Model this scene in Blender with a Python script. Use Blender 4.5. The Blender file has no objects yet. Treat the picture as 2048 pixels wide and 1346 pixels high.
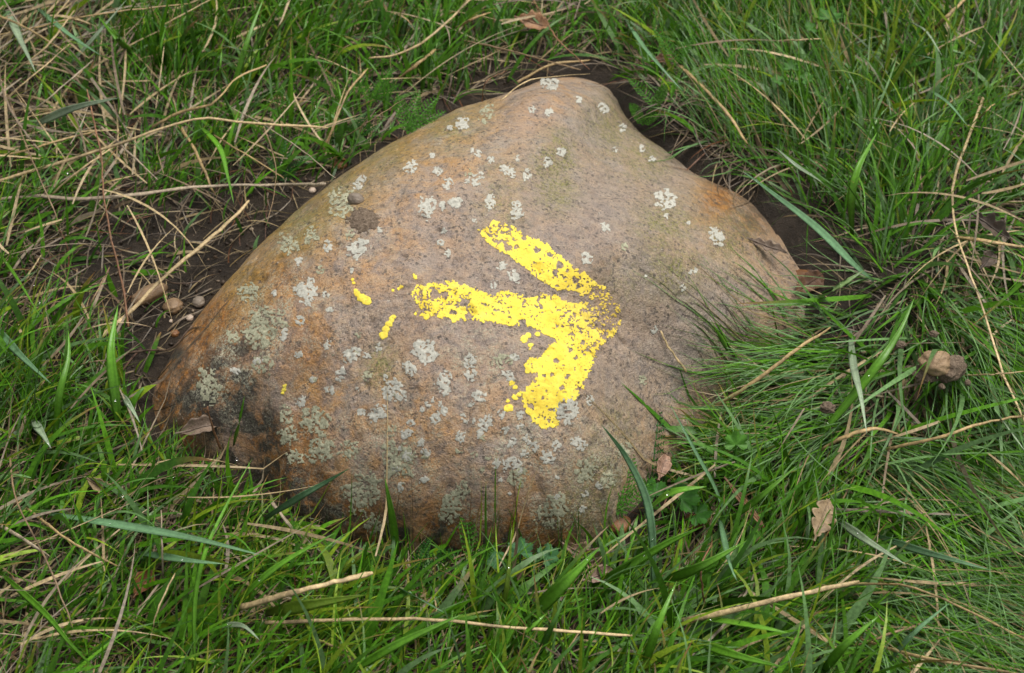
import bpy, math
import numpy as np
from mathutils import Vector

rng = np.random.default_rng(11)
SC = bpy.context.scene
COL = SC.collection

# ------------------------------------------------------------------ camera
PITCH = math.radians(52.0)
DIST = 1.25
LENS = 52.0
AIM = np.array([0.0, 0.0, 0.03])
FWD = np.array([0.0, math.cos(PITCH), -math.sin(PITCH)])
RGT = np.array([1.0, 0.0, 0.0])
UPV = np.array([0.0, math.sin(PITCH), math.cos(PITCH)])
CAM = AIM - FWD * DIST
cd = bpy.data.cameras.new('camera')
cam = bpy.data.objects.new('camera', cd)
COL.objects.link(cam)
cam.location = CAM
cam.rotation_euler = (math.pi / 2 - PITCH, 0, 0)
cd.sensor_fit = 'HORIZONTAL'
cd.sensor_width = 36.0
cd.lens = LENS
cd.clip_start = 0.01
cd.clip_end = 500.0
cd.dof.use_dof = True
cd.dof.focus_distance = 1.2
cd.dof.aperture_fstop = 9.0
SC.camera = cam

# ------------------------------------------------------------------ sky, sun, exposure
SUN_EL, SUN_AZ = math.radians(66), math.radians(35)      # azimuth clockwise from +Y (away from the camera)
w = bpy.data.worlds.new('World')
SC.world = w
w.use_nodes = True
wn, wl = w.node_tree.nodes, w.node_tree.links
wn.clear()
sky = wn.new('ShaderNodeTexSky')
sky.sky_type = 'NISHITA'
sky.sun_disc = False
sky.sun_elevation = SUN_EL
sky.sun_rotation = SUN_AZ
sky.dust_density = 4.0
hs = wn.new('ShaderNodeHueSaturation')
hs.inputs['Saturation'].default_value = 0.25             # overcast: a grey-white sky
bg = wn.new('ShaderNodeBackground')
bg.inputs['Strength'].default_value = 0.07
wo = wn.new('ShaderNodeOutputWorld')
wl.new(sky.outputs['Color'], hs.inputs['Color'])
wl.new(hs.outputs['Color'], bg.inputs['Color'])
wl.new(bg.outputs['Background'], wo.inputs['Surface'])
sl = bpy.data.lights.new('sun', 'SUN')
sl.energy = 1.5
sl.angle = math.radians(30)
sl.color = (1.0, 0.96, 0.9)
sun = bpy.data.objects.new('sun', sl)
COL.objects.link(sun)
sd = Vector((math.sin(SUN_AZ) * math.cos(SUN_EL), math.cos(SUN_AZ) * math.cos(SUN_EL), math.sin(SUN_EL)))
sun.rotation_euler = sd.to_track_quat('Z', 'Y').to_euler()
sun.location = (0.5, 0.5, 4)
SC.view_settings.view_transform = 'Standard'
SC.view_settings.look = 'None'
SC.view_settings.gamma = 1.0
SC.view_settings.exposure = 0.95
SC.cycles.max_bounces = 8
SC.cycles.use_denoising = True

# ------------------------------------------------------------------ small maths
K = 36.0 / LENS / 2048.0
def ray(u, v):
    x = (np.asarray(u, float) - 1024) * K
    y = -(np.asarray(v, float) - 673) * K
    return FWD + x[..., None] * RGT + y[..., None] * UPV
def unproj(u, v, z):
    d = ray(u, v)
    t = (np.asarray(z, float) - CAM[2]) / d[..., 2]
    return CAM + t[..., None] * d
def proj(P):
    q = P - CAM
    f = q @ FWD
    return 1024 + (q @ RGT) / f / K, 673 - (q @ UPV) / f / K

_perm = np.random.default_rng(5).permutation(256)
_perm = np.concatenate([_perm, _perm])
_ang = np.random.default_rng(6).random(256) * 2 * math.pi
_gx, _gy = np.cos(_ang), np.sin(_ang)
def perlin(x, y):
    x = np.asarray(x, float); y = np.asarray(y, float)
    xi = np.floor(x).astype(int); yi = np.floor(y).astype(int)
    xf = x - xi; yf = y - yi
    u = xf * xf * xf * (xf * (xf * 6 - 15) + 10); v = yf * yf * yf * (yf * (yf * 6 - 15) + 10)
    def g(ix, iy, dx, dy):
        h = _perm[(_perm[ix & 255] + iy) & 255]
        return _gx[h] * dx + _gy[h] * dy
    a = g(xi, yi, xf, yf); b = g(xi + 1, yi, xf - 1, yf)
    c = g(xi, yi + 1, xf, yf - 1); d = g(xi + 1, yi + 1, xf - 1, yf - 1)
    return ((a + u * (b - a)) + v * ((c + u * (d - c)) - (a + u * (b - a)))) * 1.4
def fbm(x, y, n=4, gain=0.5):
    s = 0; a = 1.0; t = 0
    for i in range(n):
        s = s + a * perlin(x * 2 ** i + 17.3 * i, y * 2 ** i - 9.1 * i); t += a; a *= gain
    return s / t
def smooth(a, b, x):
    t = np.clip((x - a) / (b - a), 0, 1)
    return t * t * (3 - 2 * t)

# ------------------------------------------------------------------ node helpers
class NT:
    def __init__(s, name):
        s.m = bpy.data.materials.new(name); s.m.use_nodes = True
        s.t = s.m.node_tree; s.t.nodes.clear()
        s.out = s.t.nodes.new('ShaderNodeOutputMaterial')
    def n(s, typ, **kw):
        nd = s.t.nodes.new(typ)
        for k, v in kw.items(): setattr(nd, k, v)
        return nd
    def set(s, sock, v):
        if hasattr(v, 'is_output'): s.t.links.new(v, sock)
        elif isinstance(v, (tuple, list)) and len(v) == 3 and sock.type == 'RGBA': sock.default_value = (*v, 1)
        else: sock.default_value = v
    def coord(s): return s.n('ShaderNodeTexCoord').outputs['Object']
    def attr(s, name, out='Color'): return s.n('ShaderNodeAttribute', attribute_name=name).outputs[out]
    def noise(s, vec, scale, detail=4, rough=0.55, dist=0.0):
        nd = s.n('ShaderNodeTexNoise'); s.set(nd.inputs['Vector'], vec)
        nd.inputs['Scale'].default_value = scale; nd.inputs['Detail'].default_value = detail
        nd.inputs['Roughness'].default_value = rough; nd.inputs['Distortion'].default_value = dist
        return nd.outputs['Fac']
    def voro(s, vec, scale, out='Distance'):
        nd = s.n('ShaderNodeTexVoronoi'); s.set(nd.inputs['Vector'], vec); nd.inputs['Scale'].default_value = scale
        return nd.outputs[out]
    def ramp(s, fac, stops, interp='LINEAR'):
        nd = s.n('ShaderNodeValToRGB'); s.set(nd.inputs['Fac'], fac); r = nd.color_ramp; r.interpolation = interp
        while len(r.elements) < len(stops): r.elements.new(0.5)
        for e, (p, c) in zip(r.elements, stops):
            e.position = p; e.color = (*c, 1) if isinstance(c, (tuple, list)) else (c, c, c, 1)
        return nd.outputs['Color']
    def step(s, fac, a, b): return s.ramp(fac, [(a, 0.0), (b, 1.0)])
    def mix(s, f, a, b, mode='MIX'):
        nd = s.n('ShaderNodeMix', data_type='RGBA', blend_type=mode)
        s.set(nd.inputs[0], f); s.set(nd.inputs[6], a); s.set(nd.inputs[7], b)
        return nd.outputs[2]
    def math(s, op, a, b=0.0, clamp=False):
        nd = s.n('ShaderNodeMath', operation=op, use_clamp=clamp); s.set(nd.inputs[0], a); s.set(nd.inputs[1], b)
        return nd.outputs[0]
    def bump(s, h, strength, dist):
        nd = s.n('ShaderNodeBump'); s.set(nd.inputs['Height'], h)
        nd.inputs['Strength'].default_value = strength; nd.inputs['Distance'].default_value = dist
        return nd.outputs['Normal']
    def bsdf(s, col, rough, normal=None, spec=0.5):
        nd = s.n('ShaderNodeBsdfPrincipled'); s.set(nd.inputs['Base Color'], col); s.set(nd.inputs['Roughness'], rough)
        nd.inputs['Specular IOR Level'].default_value = spec
        if normal is not None: s.set(nd.inputs['Normal'], normal)
        return nd
    def done(s, sh):
        s.t.links.new(sh, s.out.inputs['Surface']); return s.m

# ------------------------------------------------------------------ object helpers
def tag(o, label=None, cat=None, group=None, kind=None):
    if label: o['label'] = label
    if cat: o['category'] = cat
    if group: o['group'] = group
    if kind: o['kind'] = kind
    return o
def mesh_obj(name, verts, faces, mat, parent=None, col=None, attrs=None, smooth_=True):
    """verts (n,3) array, faces (m,4) or (m,3) array or list; one mesh object"""
    verts = np.ascontiguousarray(verts, np.float32)
    me = bpy.data.meshes.new(name)
    me.vertices.add(len(verts)); me.vertices.foreach_set('co', verts.ravel())
    if isinstance(faces, np.ndarray): parts = [faces]
    else: parts = [np.asarray(f) for f in faces]
    parts = [p for p in parts if len(p)]
    loops = np.concatenate([p.ravel() for p in parts]).astype(np.int32)
    tot = np.concatenate([np.full(len(p), p.shape[1]) for p in parts])
    start = np.concatenate([[0], np.cumsum(tot)[:-1]]).astype(np.int32)
    me.loops.add(len(loops)); me.loops.foreach_set('vertex_index', loops)
    me.polygons.add(len(tot)); me.polygons.foreach_set('loop_start', start)
    if smooth_: me.polygons.foreach_set('use_smooth', np.ones(len(tot), bool))
    me.update(calc_edges=True); me.validate()
    if col is not None:
        a = me.attributes.new('col', 'FLOAT_COLOR', 'POINT')
        c = np.ones((len(verts), 4), np.float32); c[:, :3] = col
        a.data.foreach_set('color', c.ravel())
    for k, v in (attrs or {}).items():
        a = me.attributes.new(k, 'FLOAT', 'POINT'); a.data.foreach_set('value', np.ascontiguousarray(v, np.float32))
    me.materials.append(mat)
    o = bpy.data.objects.new(name, me); COL.objects.link(o)
    if parent is not None: o.parent = parent
    return o
def origin_to(o, p):
    """move an object's origin to p while its mesh (in world coordinates) stays put; for unparented objects"""
    p = Vector([float(c) for c in p]); n = len(o.data.vertices)
    a = np.empty(n * 3, np.float32); o.data.vertices.foreach_get('co', a)
    a = a.reshape(-1, 3) - np.array(p, np.float32); o.data.vertices.foreach_set('co', a.ravel()); o.data.update()
    o.location = p

# ------------------------------------------------------------------ the stone's form
OUT = np.array([(312, 790), (330, 735), (380, 655), (430, 592), (480, 535), (560, 452), (640, 385), (720, 322), (800, 275), (880, 238),
    (960, 205), (1020, 185), (1085, 156), (1150, 154), (1195, 165), (1228, 188), (1248, 232), (1288, 275), (1330, 305), (1368, 345),
    (1415, 368), (1465, 393), (1505, 440), (1545, 500), (1578, 565), (1560, 630), (1510, 690), (1450, 740), (1385, 800), (1338, 875), (1288, 955),
    (1230, 1030), (1150, 1072), (1060, 1098), (960, 1102), (860, 1092), (760, 1075), (670, 1050), (590, 1005), (535, 955), (470, 915),
    (395, 885), (330, 850)], float)
PC = np.array([930.0, 640.0])
_oa = np.arctan2(-(OUT[:, 1] - PC[1]), OUT[:, 0] - PC[0]); _or = np.hypot(*(OUT - PC).T)
_o = np.argsort(_oa); _oa = _oa[_o]; _or = _or[_o]
def target_r(a): return np.interp(a, np.concatenate([_oa - 2 * math.pi, _oa, _oa + 2 * math.pi]), np.tile(_or, 3))
HS = 0.125
SCEN = unproj(np.array(960.0), np.array(650.0), np.array(0.07))[:2]
_pa = np.radians([0, 45, 110, 150, 185, 215, 260, 310]); _pp = [1.75, 2.0, 2.4, 2.5, 1.9, 1.9, 2.5, 2.3]; _pq = [1.25, 1.05, .62, .55, .75, .75, .6, .75]
def per(a, v): return np.interp(np.mod(a, 2 * math.pi), np.concatenate([_pa, [2 * math.pi]]), v + [v[0]])
NT_ = 720
TH = np.linspace(0, 2 * math.pi, NT_, endpoint=False)
def blur(v, n):
    k = np.hanning(2 * n + 1); k /= k.sum()
    return np.convolve(np.concatenate([v[-n:], v, v[:n]]), k, 'valid')
EP, EQ = blur(per(TH, _pp), 40), blur(per(TH, _pq), 40)
def prof(s, p, q): return -0.03 + (HS + 0.03) * np.maximum(1 - s ** p, 0) ** q
RR = np.full(NT_, 0.25)
_s = np.linspace(0.2, 1, 90)
for it in range(40):
    x = SCEN[0] + _s[:, None] * RR * np.cos(TH); y = SCEN[1] + _s[:, None] * RR * np.sin(TH)
    z = prof(_s[:, None], EP, EQ)
    u, v = proj(np.stack([x, y, z], -1))
    rt = np.hypot(u - PC[0], v - PC[1]) / target_r(np.arctan2(-(v - PC[1]), u - PC[0]))
    rt = np.where(z > -0.002, rt, 0).max(0)
    RR = blur(RR / rt ** 0.6, 5)
def polar(x, y):
    dx, dy = x - SCEN[0], y - SCEN[1]
    a = np.mod(np.arctan2(dy, dx), 2 * math.pi) / (2 * math.pi) * NT_
    i = np.floor(a).astype(int); f = a - i; j = (i + 1) % NT_; i = i % NT_
    lr = lambda A: A[i] * (1 - f) + A[j] * f
    return np.hypot(dx, dy) / lr(RR), lr(EP), lr(EQ)
def stone_z(x, y):
    s, p, q = polar(x, y)
    z = prof(np.minimum(s, 1), p, q)
    k = smooth(1.0, 0.8, s)
    z = z + 0.010 * fbm(x * 7 + 3, y * 7, 3) * k + 0.0030 * fbm(x * 34, y * 34, 3) * (0.3 + 0.7 * k) - 0.0022 * np.clip(fbm(x * 75 + 9, y * 75, 2) - 0.28, 0, 1) / 0.3
    # shallow dents and a ridge running down the near left corner
    u, v = (x - RX) , (y - RY)
    c = (u * RDX + v * RDY); d = (-u * RDY + v * RDX)
    z = z + 0.010 * np.exp(-(d / 0.014) ** 2) * smooth(-0.09, -0.02, c) * smooth(0.07, 0.01, c) - 0.008 * np.exp(-((d - 0.03) / 0.02) ** 2) * smooth(-0.09, -0.02, c) * smooth(0.07, 0.01, c)
    z = z + 0.0007 * fbm(x * 150, y * 150, 3, 0.65)
    return np.where(s > 1, -0.03 - (s - 1) * 0.3, z)
_r0, _r1 = unproj(np.array([575., 555.]), np.array([975., 820.]), np.array([0.03, 0.06]))
RX, RY = (_r0[:2] + _r1[:2]) / 2
_d = (_r1 - _r0)[:2]; RDX, RDY = _d / np.hypot(*_d)
def ground_z(x, y):
    g = 0.010 * fbm(x * 3.1, y * 3.1, 3) + 0.005 * fbm(x * 14, y * 14, 3) + 0.0022 * fbm(x * 60, y * 60, 3)
    s, p, q = polar(x, y)
    r = np.hypot(x, y)
    g = g * (1 + smooth(2, 20, r) * 6)
    g = g - 0.006
    g = np.where(s < 1.0, np.minimum(g, g - 0.05 * smooth(1.0, 0.8, s)), g)
    mu = np.exp(-(((x - MUD[0]) / 0.05) ** 2 + ((y - MUD[1]) / 0.05) ** 2))
    return g + 0.028 * mu
MUD = unproj(np.array(1300.), np.array(215.), np.array(0.0))[:2]
def surf(x, y): return np.maximum(ground_z(x, y), stone_z(x, y))
def hit(u, v, h=0.0, f=surf):
    """point where a pixel's ray meets the ground or the stone, h above it"""
    u = np.asarray(u, float); v = np.asarray(v, float); h = np.broadcast_to(np.asarray(h, float), u.shape)
    z = np.full(u.shape, 0.06)
    for i in range(14):
        P = unproj(u, v, z); z = z * 0.4 + 0.6 * (f(P[..., 0], P[..., 1]) + h)
    return unproj(u, v, z)
def gauss_px(u, v, lst):
    m = np.zeros(np.shape(u))
    for (a, b, r, *k) in lst: m = np.maximum(m, (k[0] if k else 1.0) * np.exp(-(((u - a) / r) ** 2 + ((v - b) / r) ** 2)))
    return m

# ------------------------------------------------------------------ materials
def mat_stone():
    m = NT('weathered_stone'); c = m.coord()
    n1 = m.noise(c, 9, 5, 0.6, 0.6); n2 = m.noise(c, 34, 6, 0.65, 0.8); n3 = m.noise(c, 120, 5, 0.7)
    n4 = m.noise(c, 420, 3, 0.7); n5 = m.noise(c, 70, 6, 0.7, 0.4)
    base = m.ramp(n1, [(0.30, (0.285, 0.22, 0.175)), (0.5, (0.345, 0.262, 0.20)), (0.7, (0.32, 0.268, 0.215))])
    base = m.mix(m.math('MULTIPLY', m.step(n2, 0.42, 0.60), m.math('ADD', m.math('MULTIPLY', m.attr('warm', 'Fac'), 0.6), 0.38)), base, (0.50, 0.255, 0.075))
    base = m.mix(m.math('MULTIPLY', m.step(n5, 0.48, 0.60), 0.7), base, (0.21, 0.168, 0.145))
    base = m.mix(m.math('MULTIPLY', m.step(n3, 0.47, 0.62), 0.55), base, (0.46, 0.30, 0.17))
    grey = m.attr('dust', 'Fac')
    base = m.mix(m.math('MULTIPLY', grey, m.ramp(n5, [(0.35, 0.95), (0.65, 0.45)])), base, m.ramp(n3, [(0.35, (0.21, 0.172, 0.15)), (0.65, (0.34, 0.28, 0.23))]))
    # yellow-brown film along the upper left edge, rust at the foot
    base = m.mix(m.math('MULTIPLY', m.attr('olive', 'Fac'), m.step(n2, 0.25, 0.6)), base, m.mix(m.step(n3, 0.4, 0.65), (0.22, 0.15, 0.045), (0.40, 0.225, 0.045)))
    base = m.mix(m.math('MULTIPLY', m.attr('rust', 'Fac'), m.step(n5, 0.25, 0.55)), base, m.mix(m.step(n3, 0.35, 0.65), (0.13, 0.058, 0.018), (0.42, 0.165, 0.022)))
    # black crust at the near left; elsewhere darker, mostly along the front foot
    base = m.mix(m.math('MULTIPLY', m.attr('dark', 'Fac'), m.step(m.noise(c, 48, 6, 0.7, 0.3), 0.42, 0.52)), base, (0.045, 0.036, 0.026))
    # moss film: yellow-green specks
    ms = m.ramp(m.noise(c, 330, 4, 0.75), [(0.44, 0.25), (0.56, 1.0)])
    base = m.mix(m.math('MULTIPLY', m.math('MULTIPLY', m.attr('moss', 'Fac'), m.step(n5, 0.30, 0.55)), ms), base, m.mix(m.step(n4, 0.4, 0.6), (0.10, 0.095, 0.02), (0.30, 0.27, 0.09)))
    # grey-green fine lichen
    lg = m.math('MULTIPLY', m.step(m.noise(c, 60, 4, 0.6, 0.5), 0.42, 0.60), m.step(m.noise(c, 520, 3, 0.8), 0.47, 0.56))
    base = m.mix(m.math('MULTIPLY', lg, m.attr('lich', 'Fac')), base, (0.42, 0.41, 0.29))
    # dark mineral specks and pale grains
    sp = m.math('MULTIPLY', m.step(m.noise(c, 300, 4, 0.75), 0.54, 0.60), m.step(m.noise(c, 45, 3), 0.32, 0.56))
    base = m.mix(m.math('MULTIPLY', sp, 0.8), base, (0.06, 0.05, 0.042))
    dots = m.math('MULTIPLY', m.ramp(m.voro(m.mix(0.004, c, m.n('ShaderNodeTexNoise').outputs['Color'], 'ADD'), 150), [(0.16, 1.0), (0.27, 0.0)]), m.step(m.noise(c, 80, 4, 0.7), 0.46, 0.54))
    base = m.mix(m.math('MULTIPLY', dots, 0.75), base, (0.075, 0.06, 0.05))
    pg = m.math('MULTIPLY', m.step(m.noise(c, 360, 3, 0.7), 0.64, 0.69), 0.55)
    base = m.mix(pg, base, (0.52, 0.47, 0.37))
    base = m.mix(1.0, base, m.ramp(m.noise(c, 800, 3, 0.8), [(0.3, 0.62), (0.7, 1.30)]), 'MULTIPLY')
    h = m.math('ADD', m.math('MULTIPLY', n3, 0.7), m.math('ADD', m.math('MULTIPLY', n4, 0.35), m.math('MULTIPLY', m.noise(c, 900, 3, 0.8), 0.15)))
    rough = m.math('ADD', m.math('MULTIPLY', n5, 0.35), 0.36)
    return m.done(m.bsdf(base, rough, m.bump(h, 0.9, 0.0035), 0.42).outputs[0])
def mat_paint():
    m = NT('yellow_paint'); c = m.coord()
    col = m.ramp(m.noise(c, 60, 5, 0.7), [(0.3, (0.80, 0.59, 0.06)), (0.55, (0.90, 0.72, 0.09)), (0.75, (0.93, 0.79, 0.15))])
    col = m.mix(m.math('MULTIPLY', m.step(m.noise(c, 260, 5, 0.8), 0.52, 0.66), 0.5), col, (0.62, 0.40, 0.055))
    col = m.mix(m.step(m.noise(c, 520, 4, 0.8), 0.60, 0.66), col, (0.36, 0.24, 0.09))
    col = m.mix(m.math('MULTIPLY', m.attr('thin', 'Fac'), m.ramp(m.noise(c, 300, 4, 0.8), [(0.35, 0.1), (0.65, 0.8)])), col, (0.56, 0.35, 0.12))
    h = m.math('ADD', m.math('MULTIPLY', m.noise(c, 120, 5, 0.7), 0.7), m.math('MULTIPLY', m.noise(c, 900, 3, 0.8), 0.25))
    return m.done(m.bsdf(col, 0.72, m.bump(h, 0.5, 0.0015), 0.25).outputs[0])
def mat_lichen(name, a, b):
    m = NT(name); c = m.coord()
    rnd = m.n('ShaderNodeObjectInfo').outputs['Random']
    col = m.ramp(m.noise(c, 380, 5, 0.8), [(0.36, tuple(0.34 * x for x in a)), (0.46, a), (0.66, b)])
    col = m.mix(1.0, col, m.ramp(rnd, [(0.0, 0.70), (1.0, 1.12)]), 'MULTIPLY')
    col = m.mix(m.math('MULTIPLY', m.attr('thin', 'Fac'), 0.85), col, (0.30, 0.24, 0.18))
    return m.done(m.bsdf(col, 0.92, m.bump(m.noise(c, 700, 4, 0.8), 0.5, 0.001), 0.15).outputs[0])
def mat_lichen(name, a, b):
    m = NT(name); c = m.coord()
    col = m.ramp(m.noise(c, 420, 4, 0.75), [(0.30, tuple(0.55 * x for x in a)), (0.44, a), (0.66, b)])
    return m.done(m.bsdf(col, 0.9, m.bump(m.noise(c, 600, 4, 0.8), 0.4, 0.001), 0.2).outputs[0])
def mat_soil():
    m = NT('wet_soil'); c = m.coord()
    n = m.noise(c, 35, 6, 0.65); n2 = m.noise(c, 220, 5, 0.75); n3 = m.noise(c, 900, 3, 0.75)
    col = m.ramp(n, [(0.3, (0.016, 0.011, 0.007)), (0.55, (0.034, 0.024, 0.015)), (0.75, (0.058, 0.042, 0.028))])
    col = m.mix(m.step(n2, 0.56, 0.68), col, (0.090, 0.063, 0.040))
    col = m.mix(m.math('MULTIPLY', m.step(n3, 0.62, 0.70), 0.6), col, (0.18, 0.13, 0.085))
    far = m.attr('far', 'Fac')
    turf = m.ramp(m.noise(c, 12, 6, 0.7), [(0.3, (0.04, 0.07, 0.018)), (0.6, (0.075, 0.12, 0.03)), (0.8, (0.14, 0.12, 0.05))])
    col = m.mix(far, col, turf)
    h = m.math('ADD', n2, m.math('MULTIPLY', n3, 0.4))
    return m.done(m.bsdf(col, m.math('ADD', m.math('MULTIPLY', n2, 0.5), 0.28), m.bump(h, 0.9, 0.006), 0.4).outputs[0])
def mat_leaf(name, rough=0.40, trans=0.25, streak=0.35, spec=0.28):
    m = NT(name); c = m.coord(); col = m.attr('col')
    v = m.ramp(m.noise(c, 300, 3, 0.6), [(0.3, 1 - streak), (0.7, 1 + streak * 0.7)])
    col = m.mix(1.0, col, v, 'MULTIPLY')
    b = m.bsdf(col, rough, m.bump(m.noise(c, 700, 2), 0.15, 0.001), spec)
    if not trans: return m.done(b.outputs[0])
    t = m.n('ShaderNodeBsdfTranslucent'); m.set(t.inputs['Color'], m.mix(1.0, col, (1.25, 1.25, 0.75), 'MULTIPLY'))
    x = m.n('ShaderNodeMixShader'); x.inputs[0].default_value = trans
    m.t.links.new(b.outputs[0], x.inputs[1]); m.t.links.new(t.outputs[0], x.inputs[2])
    return m.done(x.outputs[0])
def mat_pebble(name, a, b, rough=0.5):
    m = NT(name); c = m.coord()
    col = m.ramp(m.noise(c, 60, 5, 0.65), [(0.3, a), (0.7, b)])
    col = m.mix(m.math('MULTIPLY', m.step(m.noise(c, 400, 4, 0.75), 0.56, 0.66), 0.6), col, (0.06, 0.045, 0.03))
    return m.done(m.bsdf(col, rough, m.bump(m.noise(c, 350, 4, 0.7), 0.4, 0.002), 0.4).outputs[0])
def mat_mud():
    m = NT('dried_mud'); c = m.coord(); n = m.noise(c, 330, 4, 0.8)
    col = m.ramp(n, [(0.35, (0.11, 0.078, 0.052)), (0.5, (0.21, 0.155, 0.108)), (0.68, (0.34, 0.26, 0.185))])
    return m.done(m.bsdf(col, 0.85, m.bump(n, 1.0, 0.004), 0.25).outputs[0])
def mat_dead():
    m = NT('dead_leaf_tissue'); c = m.coord(); col = m.attr('col')
    f = m.ramp(m.noise(c, 130, 5, 0.7), [(0.3, 0.5), (0.7, 1.25)])
    col = m.mix(1.0, col, f, 'MULTIPLY')
    col = m.mix(m.math('MULTIPLY', m.step(m.noise(c, 260, 3, 0.7), 0.58, 0.66), 0.7), col, (0.06, 0.03, 0.015))
    return m.done(m.bsdf(col, 0.55, m.bump(m.noise(c, 220, 4), 0.5, 0.002), 0.35).outputs[0])
def mat_drop():
    m = NT('water_drop'); b = m.bsdf((1, 1, 1), 0.02, None, 0.5)
    b.inputs['Transmission Weight'].default_value = 1.0; b.inputs['IOR'].default_value = 1.33
    return m.done(b.outputs[0])
M = dict(stone=mat_stone(), paint=mat_paint(), soil=mat_soil(), mud=mat_mud(), dead=mat_dead(), drop=mat_drop(),
    lichen_white=mat_lichen('white_lichen', (0.40, 0.39, 0.33), (0.55, 0.535, 0.455)),
    lichen_grey=mat_lichen('grey_green_lichen', (0.29, 0.285, 0.19), (0.47, 0.46, 0.32)),
    grass=mat_leaf('grass_leaf'), blade=mat_leaf('broad_grass_leaf', 0.36, 0.2, 0.22, 0.38), straw=mat_leaf('dry_straw', 0.5, 0.1, 0.45, 0.35),
    fern=mat_leaf('feathery_leaf', 0.5, 0.3, 0.25),
    peb_tan=mat_pebble('tan_pebble', (0.17, 0.105, 0.055), (0.30, 0.195, 0.105)), peb_pale=mat_pebble('pale_pebble', (0.40, 0.30, 0.22), (0.52, 0.42, 0.33)),
    peb_grey=mat_pebble('grey_pebble', (0.16, 0.125, 0.09), (0.26, 0.21, 0.16)), peb_rust=mat_pebble('rust_pebble', (0.12, 0.05, 0.018), (0.26, 0.115, 0.035)),
    clod=mat_pebble('sandy_stone', (0.24, 0.155, 0.085), (0.38, 0.26, 0.15), 0.6))

# ------------------------------------------------------------------ ground: one sheet, fine near the stone, coarse to the horizon
core = np.arange(-0.95, 0.951, 0.006)
outg = 0.95 + np.cumsum(0.006 * 1.16 ** np.arange(1, 61))
axg = np.concatenate([-outg[::-1], core, outg])
GX, GY = np.meshgrid(axg, axg, indexing='xy')
GZ = ground_z(GX, GY); ng = len(axg)
ii = (np.arange(ng - 1)[:, None] * ng + np.arange(ng - 1)).ravel()
gfar = smooth(1.0, 1.7, np.hypot(GX, GY) + 0.3 * fbm(GX * 3, GY * 3, 3)).ravel()
soil = mesh_obj('ground', np.stack([GX, GY, GZ], -1).reshape(-1, 3), np.stack([ii, ii + 1, ii + ng + 1, ii + ng], 1), M['soil'], attrs={'far': gfar})
tag(soil, 'dark brown wet soil under the grass around the painted stone', 'soil', kind='structure')

# ------------------------------------------------------------------ the stone with its arrow, lichen and mud
rows = np.concatenate([np.linspace(0.004, 0.72, 110), 0.72 + 0.28 * np.sin(np.linspace(0, 1, 96)[1:] * math.pi / 2)])
sx = SCEN[0] + rows[:, None] * RR * np.cos(TH); sy = SCEN[1] + rows[:, None] * RR * np.sin(TH)
sz = stone_z(sx, sy)
SV = np.stack([sx, sy, sz], -1).reshape(-1, 3)
nr = len(rows)
a = (np.arange(nr - 1)[:, None] * NT_ + np.arange(NT_)).ravel(); b = (np.arange(nr - 1)[:, None] * NT_ + (np.arange(NT_) + 1) % NT_).ravel()
sf = np.stack([a, a + NT_, b + NT_, b], 1)
cap = np.stack([np.arange(NT_), (np.arange(NT_) + 1) % NT_, np.full(NT_, len(SV))], 1)
SV = np.vstack([SV, [[SCEN[0], SCEN[1], float(stone_z(SCEN[0:1], SCEN[1:2])[0])]]])
su, sv = proj(SV)
olive = gauss_px(su, sv, [(480, 560, 70), (560, 480, 75), (640, 410, 70), (720, 340, 60, .8), (800, 290, 55, .8), (880, 250, 50, .7), (960, 215, 45, .6), (420, 620, 60), (700, 400, 60, .5), (1420, 400, 50, .6)])
rust = gauss_px(su, sv, [(360, 760, 60), (380, 830, 50), (600, 860, 40, .8), (560, 900, 40), (590, 960, 50), (690, 1050, 60), (1100, 1085, 70, .8), (330, 790, 60), (350, 850, 70), (390, 700, 60), (430, 640, 50, .8), (470, 690, 40, .8), (440, 760, 60, .7), (530, 870, 50, .8), (560, 950, 45, .8), (640, 960, 40, .7), (650, 1020, 60, .8), (760, 1060, 70, .8), (900, 1080, 80), (1030, 1080, 80, .9), (950, 1050, 50, .7), (1440, 405, 40, .8), (1500, 450, 50, .5), (600, 700, 60, .35), (570, 560, 60, .4), (620, 900, 50, .6)])
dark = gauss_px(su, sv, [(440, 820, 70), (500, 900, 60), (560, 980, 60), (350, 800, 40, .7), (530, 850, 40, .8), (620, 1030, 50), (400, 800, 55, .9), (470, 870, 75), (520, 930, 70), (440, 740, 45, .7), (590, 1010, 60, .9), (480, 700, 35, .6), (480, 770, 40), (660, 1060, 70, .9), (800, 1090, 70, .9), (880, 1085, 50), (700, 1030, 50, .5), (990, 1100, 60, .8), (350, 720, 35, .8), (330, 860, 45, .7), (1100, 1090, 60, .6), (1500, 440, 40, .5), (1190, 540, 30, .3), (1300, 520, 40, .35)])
moss = gauss_px(su, sv, [(1110, 330, 45), (1110, 380, 40), (1120, 290, 35, .8), (1230, 250, 70, .7), (1290, 300, 70, .7), (1330, 450, 60, .8), (1350, 540, 60, .7), (1460, 480, 60, .6), (1010, 360, 60, .4), (765, 720, 30, .9), (760, 745, 40, .7), (1000, 420, 50, .5), (1210, 940, 70, .6), (1230, 860, 60, .5), (900, 250, 60, .6), (760, 310, 50, .6), (680, 380, 50, .7), (600, 440, 50, .7), (1170, 1010, 70, .6), (1250, 560, 60, .3)])
warm = gauss_px(su, sv, [(560, 640, 170), (650, 760, 150, .9), (700, 480, 110, .8), (620, 940, 110), (850, 320, 110, .8), (860, 860, 120, .8), (1130, 190, 60, .9), (800, 1000, 120, .8), (1050, 960, 100, .6)])
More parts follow.
